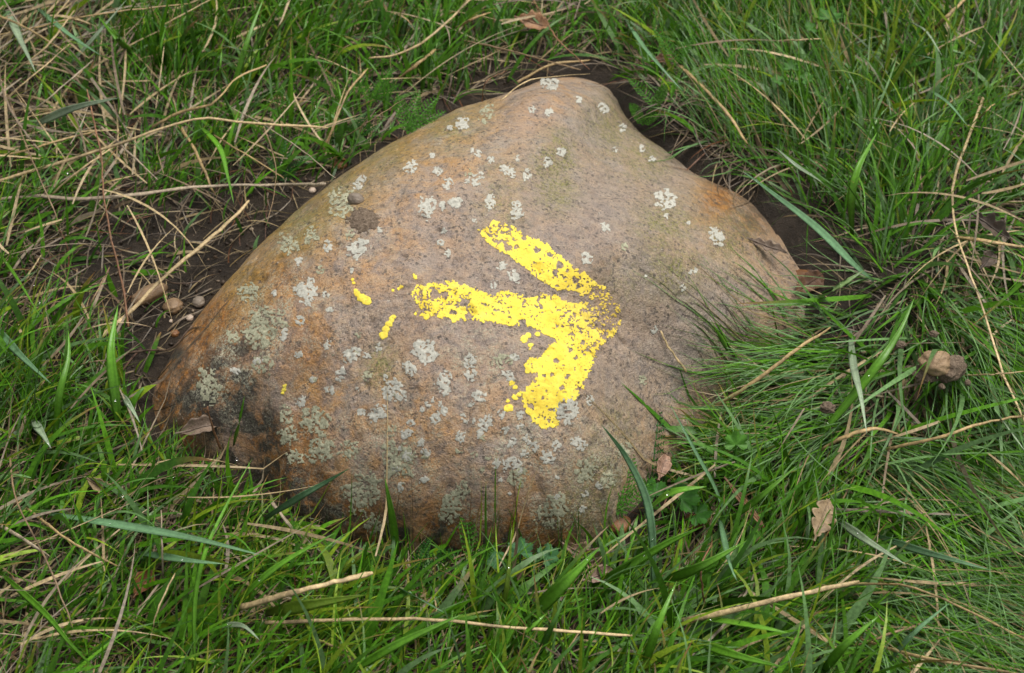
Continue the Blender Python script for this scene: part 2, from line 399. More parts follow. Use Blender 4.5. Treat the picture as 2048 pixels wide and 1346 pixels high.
dust = gauss_px(su, sv, [(1000, 560, 130, .7), (900, 640, 130, .6), (1400, 620, 110), (1330, 350, 90, .8), (1200, 420, 130), (1180, 260, 100, .9), (1290, 560, 110, .9), (1330, 680, 120, .9), (1100, 400, 80, .8), (1060, 470, 60, .6), (1230, 740, 90, .8), (960, 540, 70, .5), (780, 660, 80, .5), (1100, 620, 100, .5), (900, 690, 90, .3)])
lich = 0.12 + gauss_px(su, sv, [(560, 640, 90), (480, 720, 80, .9), (640, 880, 80, .7), (800, 920, 90, .9), (740, 980, 80, .9), (950, 720, 90, .6), (1050, 930, 110, .8), (1180, 950, 90), (1130, 1030, 90), (940, 1020, 90, .6), (430, 800, 60, .7), (700, 480, 80, .4), (580, 500, 60, .5), (600, 820, 60, .6)])
stone = mesh_obj('painted_stone', SV, [sf, cap], M['stone'], attrs=dict(olive=np.clip(olive * 1.3, 0, 1), rust=np.clip(rust * 1.5, 0, 1), dark=np.clip(dark * 1.6, 0, 1), moss=np.clip(moss * 1.5, 0, 1), dust=dust, warm=warm, lich=np.clip(lich, 0, 1)))
tag(stone, 'large rounded brown stone with a yellow painted arrow, half sunk in grass', 'stone')
SB = (float(SCEN[0]), float(SCEN[1]), 0.0)
origin_to(stone, SB)

def crust(name, mat, u0, u1, v0, v1, step, maskfn, lift, parent=stone, attr=None):
    """a thin skin on the stone: cells of a fine grid where maskfn > 0, with a rim that goes down into the stone"""
    us = np.arange(u0, u1 + step, step); vs = np.arange(v0, v1 + step, step)
    U, V = np.meshgrid(us, vs)
    mk = maskfn(U, V)
    inside = (mk[:-1, :-1] + mk[1:, :-1] + mk[:-1, 1:] + mk[1:, 1:]) > 0
    if not inside.any(): return None
    jit = step * 0.3
    U = U + jit * perlin(U * 0.9, V * 0.9); V = V + jit * perlin(U * 0.9 + 50, V * 0.9 + 9)
    P = hit(U, V, 0.0, stone_z)
    e = 0.002
    gx = (stone_z(P[..., 0] + e, P[..., 1]) - stone_z(P[..., 0] - e, P[..., 1])) / (2 * e)
    gy = (stone_z(P[..., 0], P[..., 1] + e) - stone_z(P[..., 0], P[..., 1] - e)) / (2 * e)
    N = np.stack([-gx, -gy, np.ones_like(gx)], -1); N /= np.linalg.norm(N, axis=-1, keepdims=True)
    T = P + N * (0.00035 + lift * np.clip(mk, 0, 1))[..., None]
    n = len(us); r, c = np.nonzero(inside); k = r * n + c
    quads = np.stack([k, k + n, k + n + 1, k + 1], 1)
    # rim
    e0 = np.concatenate([quads[:, [0, 1]], quads[:, [1, 2]], quads[:, [2, 3]], quads[:, [3, 0]]])
    key = np.minimum(e0[:, 0], e0[:, 1]).astype(np.int64) * (10 ** 7) + np.maximum(e0[:, 0], e0[:, 1])
    _, inv, cnt = np.unique(key, return_inverse=True, return_counts=True)
    be = e0[cnt[inv] == 1]
    nv = T.shape[0] * T.shape[1]
    rim = np.stack([be[:, 1] + 2 * nv, be[:, 0] + 2 * nv, be[:, 0] + nv, be[:, 1] + nv], 1)
    allv = np.vstack([T.reshape(-1, 3), (P - N * 0.002).reshape(-1, 3), T.reshape(-1, 3)])
    F = np.vstack([quads, rim])
    used = np.unique(F); remap = np.full(len(allv), -1); remap[used] = np.arange(len(used))
    at = None
    th = attr(U, V) if attr is not None else 1 - np.clip(mk / 0.45, 0, 1)
    at = {'thin': np.tile(th.ravel(), 3)[used]}
    o = mesh_obj(name, allv[used] - np.array(SB), remap[F], mat, parent, attrs=at)
    return o
def poly_sd(U, V, poly):
    """signed distance to a polygon in pixels, positive inside"""
    p = np.asarray(poly, float); q = np.roll(p, -1, 0)
    d = np.full(U.shape, 1e9); ins = np.zeros(U.shape, bool)
    for (x0, y0), (x1, y1) in zip(p, q):
        ex, ey = x1 - x0, y1 - y0
        t = np.clip(((U - x0) * ex + (V - y0) * ey) / (ex * ex + ey * ey + 1e-9), 0, 1)
        d = np.minimum(d, np.hypot(U - x0 - t * ex, V - y0 - t * ey))
        c = ((y0 > V) != (y1 > V)) & (U < (x1 - x0) * (V - y0) / (y1 - y0 + 1e-12) + x0)
        ins ^= c
    return np.where(ins, d, -d)
SHAFT = [(826, 574), (850, 563), (880, 566), (905, 561), (920, 566), (938, 570), (962, 580), (985, 590), (1006, 578), (1030, 585), (1056, 592), (1085, 586), (1110, 590), (1140, 606), (1185, 600), (1215, 592),
    (1240, 612), (1247, 650), (1230, 672), (1205, 690), (1180, 712), (1130, 700), (1096, 672), (1075, 662), (1046, 652), (1020, 655), (985, 646), (955, 642), (925, 640), (905, 642), (885, 636), (850, 632), (826, 630), (838, 615), (822, 603)]
UPPER = [(942, 458), (966, 458), (986, 438), (1030, 452), (1048, 470), (1078, 476), (1108, 500), (1140, 525), (1180, 552), (1210, 572), (1224, 592), (1205, 606), (1170, 598), (1150, 582), (1112, 580), (1080, 560), (1048, 536), (1018, 512), (996, 506), (978, 490), (960, 470)]
LOWER = [(1110, 660), (1170, 660), (1202, 680), (1190, 720), (1172, 765), (1155, 800), (1122, 806), (1112, 828), (1118, 850), (1098, 862), (1070, 852), (1056, 828), (1044, 806), (1042, 786), (1062, 768), (1075, 745), (1052, 750), (1045, 728), (1058, 715), (1082, 712), (1094, 692), (1112, 684)]
def arrow_mask(U, V):
    d = np.maximum(np.maximum(poly_sd(U, V, SHAFT), poly_sd(U, V, UPPER)), poly_sd(U, V, LOWER))
    d = d + 11.0 * fbm(U / 12, V / 12, 4, 0.7) + 4.5 * perlin(U / 3.2, V / 3.2) - 1.5
    sparse = np.clip(gauss_px(U, V, [(1215, 640, 42), (1195, 605, 38, .95), (1150, 640, 40, .5), (1250, 665, 30, .9), (1175, 690, 25, .6), (950, 462, 40, .6), (1000, 465, 45, .55), (850, 600, 45, .6), (910, 600, 45, .35), (1060, 610, 40, .35), (1090, 470, 30, .3), (1150, 560, 40, .4), (1075, 545, 25, .2), (1165, 790, 25, .6), (1100, 835, 25, .3), (1000, 600, 40, .3)]), 0, 1)
    hole = 0.75 * fbm(U / 16, V / 14, 4, 0.65) + 0.75 * fbm(U / 6 + 30, V / 6, 3, 0.75)
    hole = hole + (0.25 + 0.5 * sparse) * perlin(U / 2.6, V / 2.6 + 40)
    h = 0.29 - 0.50 * sparse - hole
    sp = np.full(U.shape, 9.0)                                     # round chips where the paint came off
    for (a, b, r) in [(1113, 722, 7), (1105, 748, 5), (1135, 754, 6), (1125, 777, 7), (1089, 752, 4), (1085, 795, 4), (1062, 812, 8), (1150, 716, 6), (1070, 765, 4), (1140, 700, 6), (1118, 530, 9), (1073, 502, 8), (1015, 495, 9), (1047, 478, 6), (1100, 510, 7), (905, 625, 7), (937, 632, 8), (930, 605, 10), (870, 588, 12), (1045, 645, 8), (890, 590, 9), (1110, 545, 8), (1150, 560, 8)]:
        sp = np.minimum(sp, np.hypot(U - a, V - b) - r + 1.5 + 9 * fbm(U / 9, V / 9, 3, 0.7))
    return np.minimum(np.minimum(d / 4, h * 4), sp / 3)
arrow = crust('painted_arrow', M['paint'], 815, 1265, 430, 872, 1.6, arrow_mask, 0.0001, attr=lambda U, V: gauss_px(U, V, [(1205, 630, 50), (1000, 470, 40, .4), (1160, 600, 40, .5)]))
arrow['label'] = 'yellow painted arrow with flaking edges pointing right'
def blob(pts):
    def f(U, V):
        d = np.full(U.shape, -1e9)
        for a, b, r in pts: d = np.maximum(d, r - np.hypot(U - a, (V - b) * 1.1))
        return (d + 4.5 * fbm(U / 7, V / 7, 3, 0.7)) / 3
    return f
for pts in [[(733, 601, 10), (724, 596, 9)], [(714, 588, 6), (712, 582, 4)], [(767, 670, 9), (772, 658, 8), (778, 648, 7), (784, 640, 6), (787, 634, 5)],
            [(1048, 678, 8), (1056, 671, 6)], [(1017, 816, 9), (1016, 802, 4)], [(1030, 795, 6), (1038, 790, 5)], [(570, 772, 4), (567, 780, 4), (565, 786, 3)],
            [(802, 574, 4), (797, 578, 3)], [(708, 566, 3), (706, 560, 3)], [(785, 580, 3)], [(1061, 691, 5), (1060, 698, 3)], [(831, 555, 4), (828, 550, 3)], [(1024, 766, 6), (1030, 775, 5)], [(908, 640, 6)], [(853, 634, 6)], [(1075, 668, 5)]]:
    q = np.array(pts)
    crust('paint_splash', M['paint'], q[:, 0].min() - 16, q[:, 0].max() + 16, q[:, 1].min() - 16, q[:, 1].max() + 16, 1.3, blob(pts), 0.0003, attr=lambda U, V: U * 0)
LICHEN = [(848, 703, 24), (788, 782, 22), (702, 710, 15), (819, 736, 13), (940, 724, 14), (887, 760, 15), (890, 780, 11), (942, 751, 12), (959, 792, 12), (682, 748, 12), (754, 827, 16), (603, 804, 10),
    (630, 840, 26, 1), (644, 898, 26, 1), (699, 902, 19, 1), (795, 922, 34, 1), (815, 912, 11), (726, 984, 36, 1), (901, 1015, 25, 1), (870, 837, 10), (887, 820, 10), (971, 847, 14), (921, 873, 11), (812, 868, 11), (842, 886, 8),
    (851, 905, 9), (960, 868, 8), (1010, 861, 8), (1041, 852, 7), (1024, 885, 9), (1054, 878, 9), (1068, 893, 10), (1113, 891, 10), (1157, 886, 14), (1095, 915, 14), (993, 927, 9), (1024, 926, 14), (1048, 908, 8),
    (1034, 953, 20, 1), (1135, 820, 24), (1017, 751, 11), (1030, 714, 8), (1006, 720, 17, 1), (1003, 828, 9), (1041, 830, 9), (943, 808, 6), (856, 808, 6), (784, 861, 10, 1), (1171, 939, 22, 1), (1099, 1032, 24, 1),
    (925, 980, 15, 1), (848, 960, 8), (801, 974, 8), (576, 871, 18, 1), (572, 830, 16, 1), (590, 915, 16, 1), (747, 1045, 18, 1), (1116, 1008, 22, 1), (683, 404, 26, 1), (717, 496, 20), (622, 472, 15, 1), (577, 486, 20, 1),
    (656, 493, 10), (598, 520, 7), (612, 582, 20), (618, 602, 10), (499, 585, 18, 1), (533, 640, 32, 1), (519, 670, 30, 1), (465, 674, 14, 1), (516, 722, 8), (526, 732, 20, 1), (417, 773, 28, 1), (471, 742, 8), (854, 415, 20),
    (885, 412, 8), (912, 407, 10), (758, 694, 8), (888, 462, 6), (882, 486, 7), (704, 541, 5), (622, 562, 7), (1101, 169, 15), (1156, 200, 8), (1207, 217, 10), (975, 227, 16, 1), (927, 248, 13), (900, 256, 6), (1098, 224, 8),
    (876, 342, 9), (821, 335, 13), (895, 368, 11), (949, 361, 11), (1006, 337, 8), (1019, 346, 11), (1054, 349, 10), (1033, 318, 7), (1095, 325, 9), (1122, 304, 9), (956, 308, 7), (865, 311, 6), (910, 403, 11), (980, 405, 13),
    (1033, 407, 9), (1033, 426, 12), (1330, 398, 20), (1283, 297, 7), (1245, 256, 8), (722, 359, 9), (715, 373, 8), (1433, 474, 16), (1386, 542, 7), (1365, 576, 6), (1173, 515, 12), (1028, 554, 12), (1004, 532, 9), (987, 570, 8),
    (1210, 455, 10), (896, 506, 7), (1308, 660, 7), (1285, 760, 9, 1), (660, 780, 9), (735, 752, 10, 1), (1250, 900, 14, 1), (1215, 960, 16, 1), (1180, 800, 8), (655, 690, 8), (600, 640, 9), (700, 470, 9, 1), (640, 540, 8, 1), (760, 460, 6), (1230, 300, 6), (660, 620, 7)]
lr_ = np.random.default_rng(3)
for cx_, cy_, sp_, n_ in [(820, 850, 110, 26), (1020, 900, 90, 18), (640, 700, 90, 16), (950, 360, 90, 12), (560, 580, 60, 8), (1120, 960, 60, 8), (1300, 480, 90, 8)]:
    for q in lr_.normal(0, sp_, (n_, 2)):
        if -1 < q[0] / sp_ < 1.6 and q[1] < 120: LICHEN.append((cx_ + q[0], cy_ + q[1] * 0.8, lr_.uniform(4, 8), *([1] if lr_.random() < 0.4 else [])))
for i, (a, b, r, *g) in enumerate(LICHEN):
    ox, oy = lr_.random(2) * 90; el = 0.8 + 0.5 * lr_.random(); ta = lr_.random() * 3.14; thr = 0.12 + 0.12 * lr_.random() + (0.10 if g else 0)
    def lm(U, V, a=a, b=b, r=r, ox=ox, oy=oy, el=el, ta=ta, thr=thr):
        du, dv = U - a, V - b
        p, q = du * math.cos(ta) + dv * math.sin(ta), -du * math.sin(ta) + dv * math.cos(ta)
        d = 1 - np.hypot(p / el, q * el) / (r * 1.1)
        n1 = fbm(U / (r * .6) + ox, V / (r * .6) + oy, 4, 0.7); n2 = 0.5 * perlin(U / 2.7 + oy, V / 2.7 + ox) + 0.55 * perlin(U / 6.5 + oy, V / 6.5 + ox)
        return 1.6 * np.minimum(d + 0.95 * n1 + 0.28 * n2 - 0.08, 0.34 - thr + 1.2 * n2 + 0.5 * n1) * np.where(d > -0.35, 1, 0) - np.where(d > -0.35, 0, 1)
    crust('lichen_patch', M['lichen_grey' if g else 'lichen_white'], a - r * 1.35, a + r * 1.35, b - r * 1.35, b + r * 1.35, 1.7 if r < 20 else 2.2, lm, 0.0003)
def mudm(U, V):
    d = 1 - np.hypot((U - 726) / 31, (V - 440) / 24)
    return 1.3 * (d + 0.75 * fbm(U / 12, V / 12, 4, 0.75))
mp = crust('mud_patch', M['mud'], 675, 775, 395, 485, 1.8, mudm, 0.0020)
mp['label'] = 'crumbly grey-brown dried mud stuck to the stone'

# ------------------------------------------------------------------ how the grass grows: anchors read off the photograph
# (u, v, dir right, dir away, lean 0..1, length m, density, dry share, blue share, yellow share)
F = np.array([
 (80, 60, .3, .4, .6, .085, .5, .85, .35, .1), (350, 60, .25, 1, .25, .075, 1.3, .30, .1, .15), (600, 80, .3, .9, .4, .08, 1.1, .30, .1, .1),
 (150, 300, -.4, .3, .65, .08, .5, .72, .25, .05), (400, 330, .2, .6, .4, .065, .8, .40, .1, .05), (330, 540, .3, .3, .6, .05, .05, .65, .1, .1),
 (150, 560, .4, .5, .5, .05, .10, .6, .2, .1), (40, 470, .4, .5, .5, .07, .5, .3, .1, .1), (560, 400, .1, .8, .4, .05, .12,  .4, .1, 0), (250, 620, .2, .8, .4, .05, .06, .5, .1, .1),
 (80, 780, .4, .9, .4, .10, 1.15, .08, .2, .15), (290, 850, .15, 1, .3, .085, 1.0, .08, .1, .2), (450, 930, .5, .8, .4, .08, .8, .2, .15, .1),
 (200, 1000, .6, .5, .5, .085, .9, .35, .15, .1), (80, 1200, .5, .4, .6, .085, .75, .45, .15, .05), (330, 1260, .8, .6, .5, .08, 1.0, .3, .05, .2),
 (600, 1200, .85, .55, .55, .085, 1.3, .18, .05, .3), (800, 1280, .7, .7, .5, .085, 1.15, .2, .1, .2), (800, 1125, .5, .7, .5, .06, .75, .25, .1, .1), (1000, 1280, .3, .9, .4, .085, 1.1, .15, .1, .2),
 (1200, 1250, .7, .6, .5, .09, 1.1, .12, .2, .15), (1450, 1220, .7, .4, .6, .09, 1.1, .15, .3, .1), (1400, 900, -.7, .7, .4, .085, 1.7, .08, .1, .15), (1330, 1060, .2, .8, .4, .06, .6, .2, .1, .1),
 (1680, 660, -1, -.3, .82, .13, .8, .12, .5, .0), (1620, 780, -1, -.3, .8, .13, 1.1, .1, .45, 0), (1600, 900, -.8, -.5, .75, .11, 1.2, .1, .2, .1), (1560, 1060, .2, .3, .5, .08, .9, .3, .1, .05),
 (1750, 1000, .8, -.5, .8, .13, 1.1, .12, .3, .05), (1900, 1060, .75, -.9, .85, .16, 1.3, .15, .6, 0), (1980, 900, .4, -1, .88, .15, 1.2, .35, .6, 0), (1980, 1250, .8, -.7, .85, .13, 1.1, .25, .4, 0),
 (1860, 720, .25, -.9, .7, .13, 1.0, .40, .4, 0), (1980, 580, .3, -.8, .7, .12, .9, .55, .3, 0), (1700, 430, .0, .8, .45, .10, 1.2, .1, .3, .05), (1600, 210, -.35, .8, .45, .10, 1.15, .2, .35, .2), (1800, 150, -.2, .9, .45, .10, 1.2, .35, .15, .25),
 (1980, 280, .3, .5, .6, .10, 1.0, .35, .25, .1), (1480, 60, .2, 1, .35, .11, 1.3, .08, .3, .1), (1330, 80, .0, .9, .45, .09, .8, .25, .2, .1), (1130, 60, .2, .8, .5, .08, .65, .45, .1, .05), (960, 60, .3, .8, .5, .08, .8, .4, .1, .05),
 (820, 130, .3, .8, .4, .07, .9, .3, .1, .05), (740, 250, .1, .8, .4, .05, .5, .35, .1, 0), (620, 280, .2, .7, .5, .06, .7, .45, .2, 0), (1440, 290, -.6, .3, .6, .07, .75, .35, .3, .05), (1400, 170, -.3, .8, .5, .07, .9, .3, .3, .05), (1480, 400, -.4, .4, .6, .06, .5, .5, .3, 0),
 (400, 560, .2, .8, .4, .04, .04, .5, .1, 0), (330, 660, .2, .8, .4, .05, .10, .4, .1, .1), (480, 470, .2, .8, .4, .045, .07, .5, .1, 0), (200, 500, .3, .4, .6, .05, .12, .6, .1, 0), (1270, 190, -.2, .5, .6, .035, .35, .5, .1, .1), (1560, 500, -.3, .6, .5, .07, .45, .2, .3, 0), (1450, 770, -.8, .3, .6, .07, .7, .1, .3, .1)], float)
FP = hit(F[:, 0], F[:, 1], 0.0, ground_z)[:, :2]
def field(x, y):
    d2 = (x[:, None] - FP[:, 0]) ** 2 + (y[:, None] - FP[:, 1]) ** 2
    wgt = np.exp(-d2 / (2 * 0.034 ** 2)) + 1e-5 / (d2 + 0.01) ** 1.5
    wgt /= wgt.sum(1, keepdims=True)
    return wgt @ F[:, 2:]

GREEN = np.array([0.098, 0.265, 0.010]); DEEP = np.array([0.040, 0.125, 0.010]); BLUE = np.array([0.125, 0.235, 0.080]); YEL = np.array([0.190, 0.290, 0.016])
STRAW = np.array([0.46, 0.345, 0.18]); BROWN = np.array([0.165, 0.118, 0.072]); REDB = np.array([0.22, 0.085, 0.03]); GREYS = np.array([0.30, 0.24, 0.165])
def ribbons(x, y, az, el, L, W, bend, curl, twist, col, tipcol, npts, name, mat, drape=0.0012, base_h=None, z0=None):
    """many leaves in one mesh: each a tapering strip that bends under its own weight and lies on ground or stone"""
    n = len(x)
    P = np.zeros((n, npts, 3)); P[:, 0, 0] = x; P[:, 0, 1] = y
    P[:, 0, 2] = (surf(x, y) - 0.004) if z0 is None else z0
    dl = L / (npts - 1)
    A = np.zeros((n, npts))
    for k in range(1, npts):
        t = (k - 0.5) / (npts - 1)
        e = el - bend * t ** 1.3; a_ = az + curl * t
        st = np.stack([np.cos(e) * np.cos(a_), np.cos(e) * np.sin(a_), np.sin(e)], 1) * dl[:, None]
        P[:, k] = P[:, k - 1] + st
        zf = surf(P[:, k, 0], P[:, k, 1]) + drape
        P[:, k, 2] = np.maximum(P[:, k, 2], zf)
    T = np.gradient(P, axis=1); T /= np.linalg.norm(T, axis=2, keepdims=True) + 1e-9
    hz = np.stack([-np.sin(az), np.cos(az), np.zeros(n)], 1)[:, None, :]
    S = hz - (hz * T).sum(2, keepdims=True) * T; S /= np.linalg.norm(S, axis=2, keepdims=True) + 1e-9
    Nn = np.cross(T, S)
    tt = np.linspace(0, 1, npts)
    tw = twist[:, None] * (0.4 + tt)
    side = S * np.cos(tw)[..., None] + Nn * np.sin(tw)[..., None]
    wp = np.minimum(1, 0.55 + 2.2 * tt) * np.minimum(1, (1.001 - tt) * 1.7) ** 0.8
    off = side * (W[:, None] * wp * 0.5)[..., None]
    V = np.stack([P - off, P + off], 2).reshape(-1, 3)
    b0 = (np.arange(n)[:, None] * npts + np.arange(npts - 1)).ravel() * 2
    Fq = np.stack([b0, b0 + 1, b0 + 3, b0 + 2], 1)
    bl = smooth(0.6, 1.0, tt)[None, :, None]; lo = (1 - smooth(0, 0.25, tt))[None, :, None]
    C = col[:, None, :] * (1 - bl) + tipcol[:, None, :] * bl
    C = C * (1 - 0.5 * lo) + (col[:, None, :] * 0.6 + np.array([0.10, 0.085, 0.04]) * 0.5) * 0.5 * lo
    C = np.repeat(C[:, :, None, :], 2, 2).reshape(-1, 3)
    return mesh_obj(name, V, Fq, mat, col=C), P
def spread(n, x0, x1, y0, y1, dens_scale, seed):
    """roots in tufts, thinned by the density anchors and kept off the stone"""
    r = np.random.default_rng(seed)
    nt = n // 7
    cx, cy = r.uniform(x0, x1, nt), r.uniform(y0, y1, nt)
    taz = r.normal(0, 0.55, nt)
    k = r.integers(0, nt, n)
    x = cx[k] + r.normal(0, 0.006, n); y = cy[k] + r.normal(0, 0.006, n); dz = taz[k]
    f = field(x, y)
    d = f[:, 4] * dens_scale * (0.55 + 0.9 * smooth(-0.35, 0.35, fbm(x * 22, y * 22, 2)) * smooth(-0.5, 0.1, fbm(x * 9 + 4, y * 9, 2)) )
    s, _, _ = polar(x, y)
    keep = (r.random(n) < d) & (s > 1.012 + 0.13 * smooth(0.15, 0.20, x) * smooth(-0.16, -0.08, y) * smooth(0.20, 0.10, y))
    return x[keep], y[keep], dz[keep], f[keep], r
def grow(name, n, box, dens, seed, npts, wmin, wmax, lenmul, label, dry_only=False):
    x, y, dz, f, r = spread(n, *box, dens, seed)
    n = len(x)
    az = np.arctan2(f[:, 1], f[:, 0]) + dz + r.normal(0, 0.45, n)
    el = np.clip(math.pi / 2 * (1 - f[:, 2]) + r.normal(0, 0.28, n), 0.12, 1.5)
    L = f[:, 3] * lenmul * r.uniform(0.45, 1.25, n)
    W = r.uniform(wmin, wmax, n) * (0.8 + 0.5 * (r.random(n) < 0.15))
    bend = r.uniform(0.4, 1.7, n); curl = r.normal(0, 0.5, n); tw = r.normal(0, 0.7, n)
    q = r.random(n); dry = r.random(n) < f[:, 5] * 0.62
    mix = r.random((n, 1))
    col = GREEN * mix + DEEP * (1 - mix)
    col = np.where((q < f[:, 6])[:, None], BLUE * (0.75 + 0.5 * mix), col)
    col = np.where((q > 1 - f[:, 7])[:, None], YEL * (0.8 + 0.4 * mix), col)
    dc = np.where(mix < 0.5, STRAW * (0.6 + 0.6 * mix), np.where(mix < 0.8, BROWN * (0.5 + mix), GREYS * (0.5 + 0.6 * mix)))
    # short growth in front of the stone, where its foot shows
    s_, _, _ = polar(x, y); tow = np.cos(az) * (SCEN[0] - x) + np.sin(az) * (SCEN[1] - y)
    front = smooth(0.10, -0.05, y - SCEN[1] + 0.7 * np.maximum(x - SCEN[0] - 0.10, 0))
    L = L * (1 - 0.62 * front * smooth(1.38, 1.08, s_) * (tow > 0))
    col = np.where(dry[:, None], dc, col)
    col = col * r.uniform(0.6, 1.35, (n, 1))
    tip = np.where((r.random((n, 1)) < 0.22), REDB * 0.9 + STRAW * 0.2, col * 1.1)
    el = np.where(dry, el * 0.45, el); W = np.where(dry, W * 0.8, W); L = np.where(dry, L * 1.15, L)
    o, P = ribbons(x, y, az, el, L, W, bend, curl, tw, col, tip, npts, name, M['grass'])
    tag(o, label, 'grass', kind='stuff')
    return P
BOX = (-0.56, 0.56, -0.46, 0.58)
PG = grow('grass', 150000, BOX, 0.225, 21, 8, 0.0011, 0.0031, 1.0, 'fine green grass growing in tufts around the painted stone')
PW = grow('coarse_grass', 15000, BOX, 0.42, 22, 9, 0.0030, 0.0070, 1.2, 'wider flat green grass leaves scattered among the fine grass')
# thin combed grass: a fan over the stone's right rim and long swept leaves below the clod
def comb(u0, u1, v0, v1, n, dx, dy, spread_, el0, el1, l0, l1, seed):
    r = np.random.default_rng(seed); P = hit(r.uniform(u0, u1, n), r.uniform(v0, v1, n), 0.0, ground_z)
    s_, _, _ = polar(P[:, 0], P[:, 1]); P = P[s_ > 1.02]; n = len(P)
    c = np.where(r.random((n, 1)) < 0.6, BLUE * 1.15, GREEN) * r.uniform(0.65, 1.3, (n, 1)); c = np.where(r.random((n, 1)) < 0.14, STRAW * 0.75, c)
    return P[:, 0], P[:, 1], math.atan2(dy, dx) + r.normal(0, spread_, n), r.uniform(el0, el1, n), r.uniform(l0, l1, n), r.uniform(0.0007, 0.0017, n), r.uniform(0.3, 0.9, n), r.normal(0, 0.3, n), r.normal(0, 0.5, n), c
cb = [comb(1575, 1700, 560, 760, 190, -1, -.25, .28, .25, .6, .07, .16, 81), comb(1600, 1760, 700, 900, 230, -.9, -.45, .35, .3, .7, .07, .14, 82), comb(1700, 2000, 850, 1130, 1000, .75, -.9, .25, .2, .6, .10, .19, 83),
      comb(1850, 2100, 560, 860, 600, .3, -1, .25, .2, .6, .10, .18, 84), comb(1420, 1700, 120, 330, 350, -.4, .8, .35, .5, 1.1, .07, .13, 85), comb(1640, 2000, 1120, 1330, 700, .8, -.6, .4, .3, .8, .08, .15, 86)]
cb = [np.concatenate(q) for q in zip(*cb)]
o, PC_ = ribbons(*cb, cb[-1] * 1.1, 9, 'combed_grass', M['grass'])
tag(o, 'thin blue-green grass combed flat over the right rim of the stone and below the clod', 'grass', kind='stuff')
# the meadow past the picture's edges
def ring(n, seed):
    r = np.random.default_rng(seed)
    x, y = r.uniform(-1.7, 1.7, n), r.uniform(-1.5, 1.9, n)
    o = (x < -0.55) | (x > 0.55) | (y < -0.45) | (y > 0.57)
    fall = r.random(n) < 1.15 - 0.5 * np.hypot(x, y)
    return x[o & fall], y[o & fall], r
x, y, r = ring(95000, 31); n = len(x); f = field(x, y); mix = r.random((n, 1))
az = np.arctan2(f[:, 1], f[:, 0]) * 0.5 + r.normal(0.6, 1.0, n)
col = np.where(mix < 0.5, GREEN, DEEP) * (0.7 + 0.6 * mix); col = np.where(r.random((n, 1)) < 0.2, BLUE, col); col = np.where(r.random((n, 1)) < 0.22, STRAW * 0.6, col)
o, _ = ribbons(x, y, az, r.uniform(0.3, 1.3, n), r.uniform(0.05, 0.13, n), r.uniform(0.0018, 0.0042, n), r.uniform(0.4, 1.6, n), r.normal(0, 0.4, n), r.normal(0, 0.6, n), col, col * 1.1, 5, 'meadow_grass', M['grass'])
tag(o, 'green meadow grass stretching away from the stone', 'grass', kind='stuff')
# dead stems and rootlets matted on the soil
r = np.random.default_rng(41); n = 20000
x, y = r.uniform(-0.56, 0.56, n), r.uniform(-0.46, 0.58, n); s, _, _ = polar(x, y); f = field(x, y)
k = (s > 1.01 + 0.10 * (y < SCEN[1])) & (r.random(n) < (0.20 + 0.9 * f[:, 5]) * (0.62 + 0.38 * smooth(0.05, 0.4, f[:, 4]))); x, y, f = x[k], y[k], f[k]; n = len(x); mix = r.random((n, 1))
col = np.where(mix < 0.3, STRAW * 0.75, np.where(mix < 0.75, BROWN, np.where(mix < 0.85, REDB * 0.8, GREYS * 0.8))) * r.uniform(0.35, 0.9, (n, 1))
q_ = hit(r.uniform(1215, 1520, 900), r.uniform(120, 430, 900), 0.0, ground_z); s, _, _ = polar(q_[:, 0], q_[:, 1]); q_ = q_[s > 1.0]
x, y = np.concatenate([x, q_[:, 0]]), np.concatenate([y, q_[:, 1]]); col = np.vstack([col, np.where(r.random((len(q_), 1)) < 0.3, DEEP * 1.5, BROWN) * r.uniform(0.6, 1.3, (len(q_), 1))]); n = len(x)
o, _ = ribbons(x, y, r.uniform(0, 6.28, n), r.uniform(0.05, 0.5, n), r.uniform(0.02, 0.09, n), r.uniform(0.0006, 0.0016, n), r.uniform(0.3, 1.0, n), r.normal(0, 0.9, n), r.normal(0, 0.4, n), col, col, 7, 'dry_grass_litter', M['straw'])
tag(o, 'matted dead grass stems and rootlets lying on the soil', 'litter', kind='stuff')
r = np.random.default_rng(43); n = 4800
x, y = r.uniform(-0.56, 0.56, n), r.uniform(-0.46, 0.58, n); s, _, _ = polar(x, y); f = field(x, y)
k = (s > 1.06) & (r.random(n) < 1.5 * f[:, 5] ** 2 + 0.02) & (r.random(n) < smooth(0.05, 0.45, f[:, 4])); x, y, f = x[k], y[k], f[k]; n = len(x); mix = r.random((n, 1))
col = np.where(mix < 0.55, STRAW, np.where(mix < 0.85, GREYS, BROWN * 1.2)) * r.uniform(0.6, 1.15, (n, 1))
az = np.arctan2(f[:, 1], f[:, 0]) + r.normal(0, 0.9, n)
o, _ = ribbons(x, y, az, r.uniform(-0.1, 0.35, n), r.uniform(0.05, 0.16, n), r.uniform(0.0009, 0.0030, n), r.uniform(0.1, 0.7, n), r.normal(0, 0.35, n), r.normal(0, 0.5, n), col, col * 0.9, 9, 'loose_straw', M['straw'], z0=ground_z(x, y) + r.uniform(0.005, 0.04, n))
tag(o, 'loose dry straw strewn through the grass', 'straw', kind='stuff')
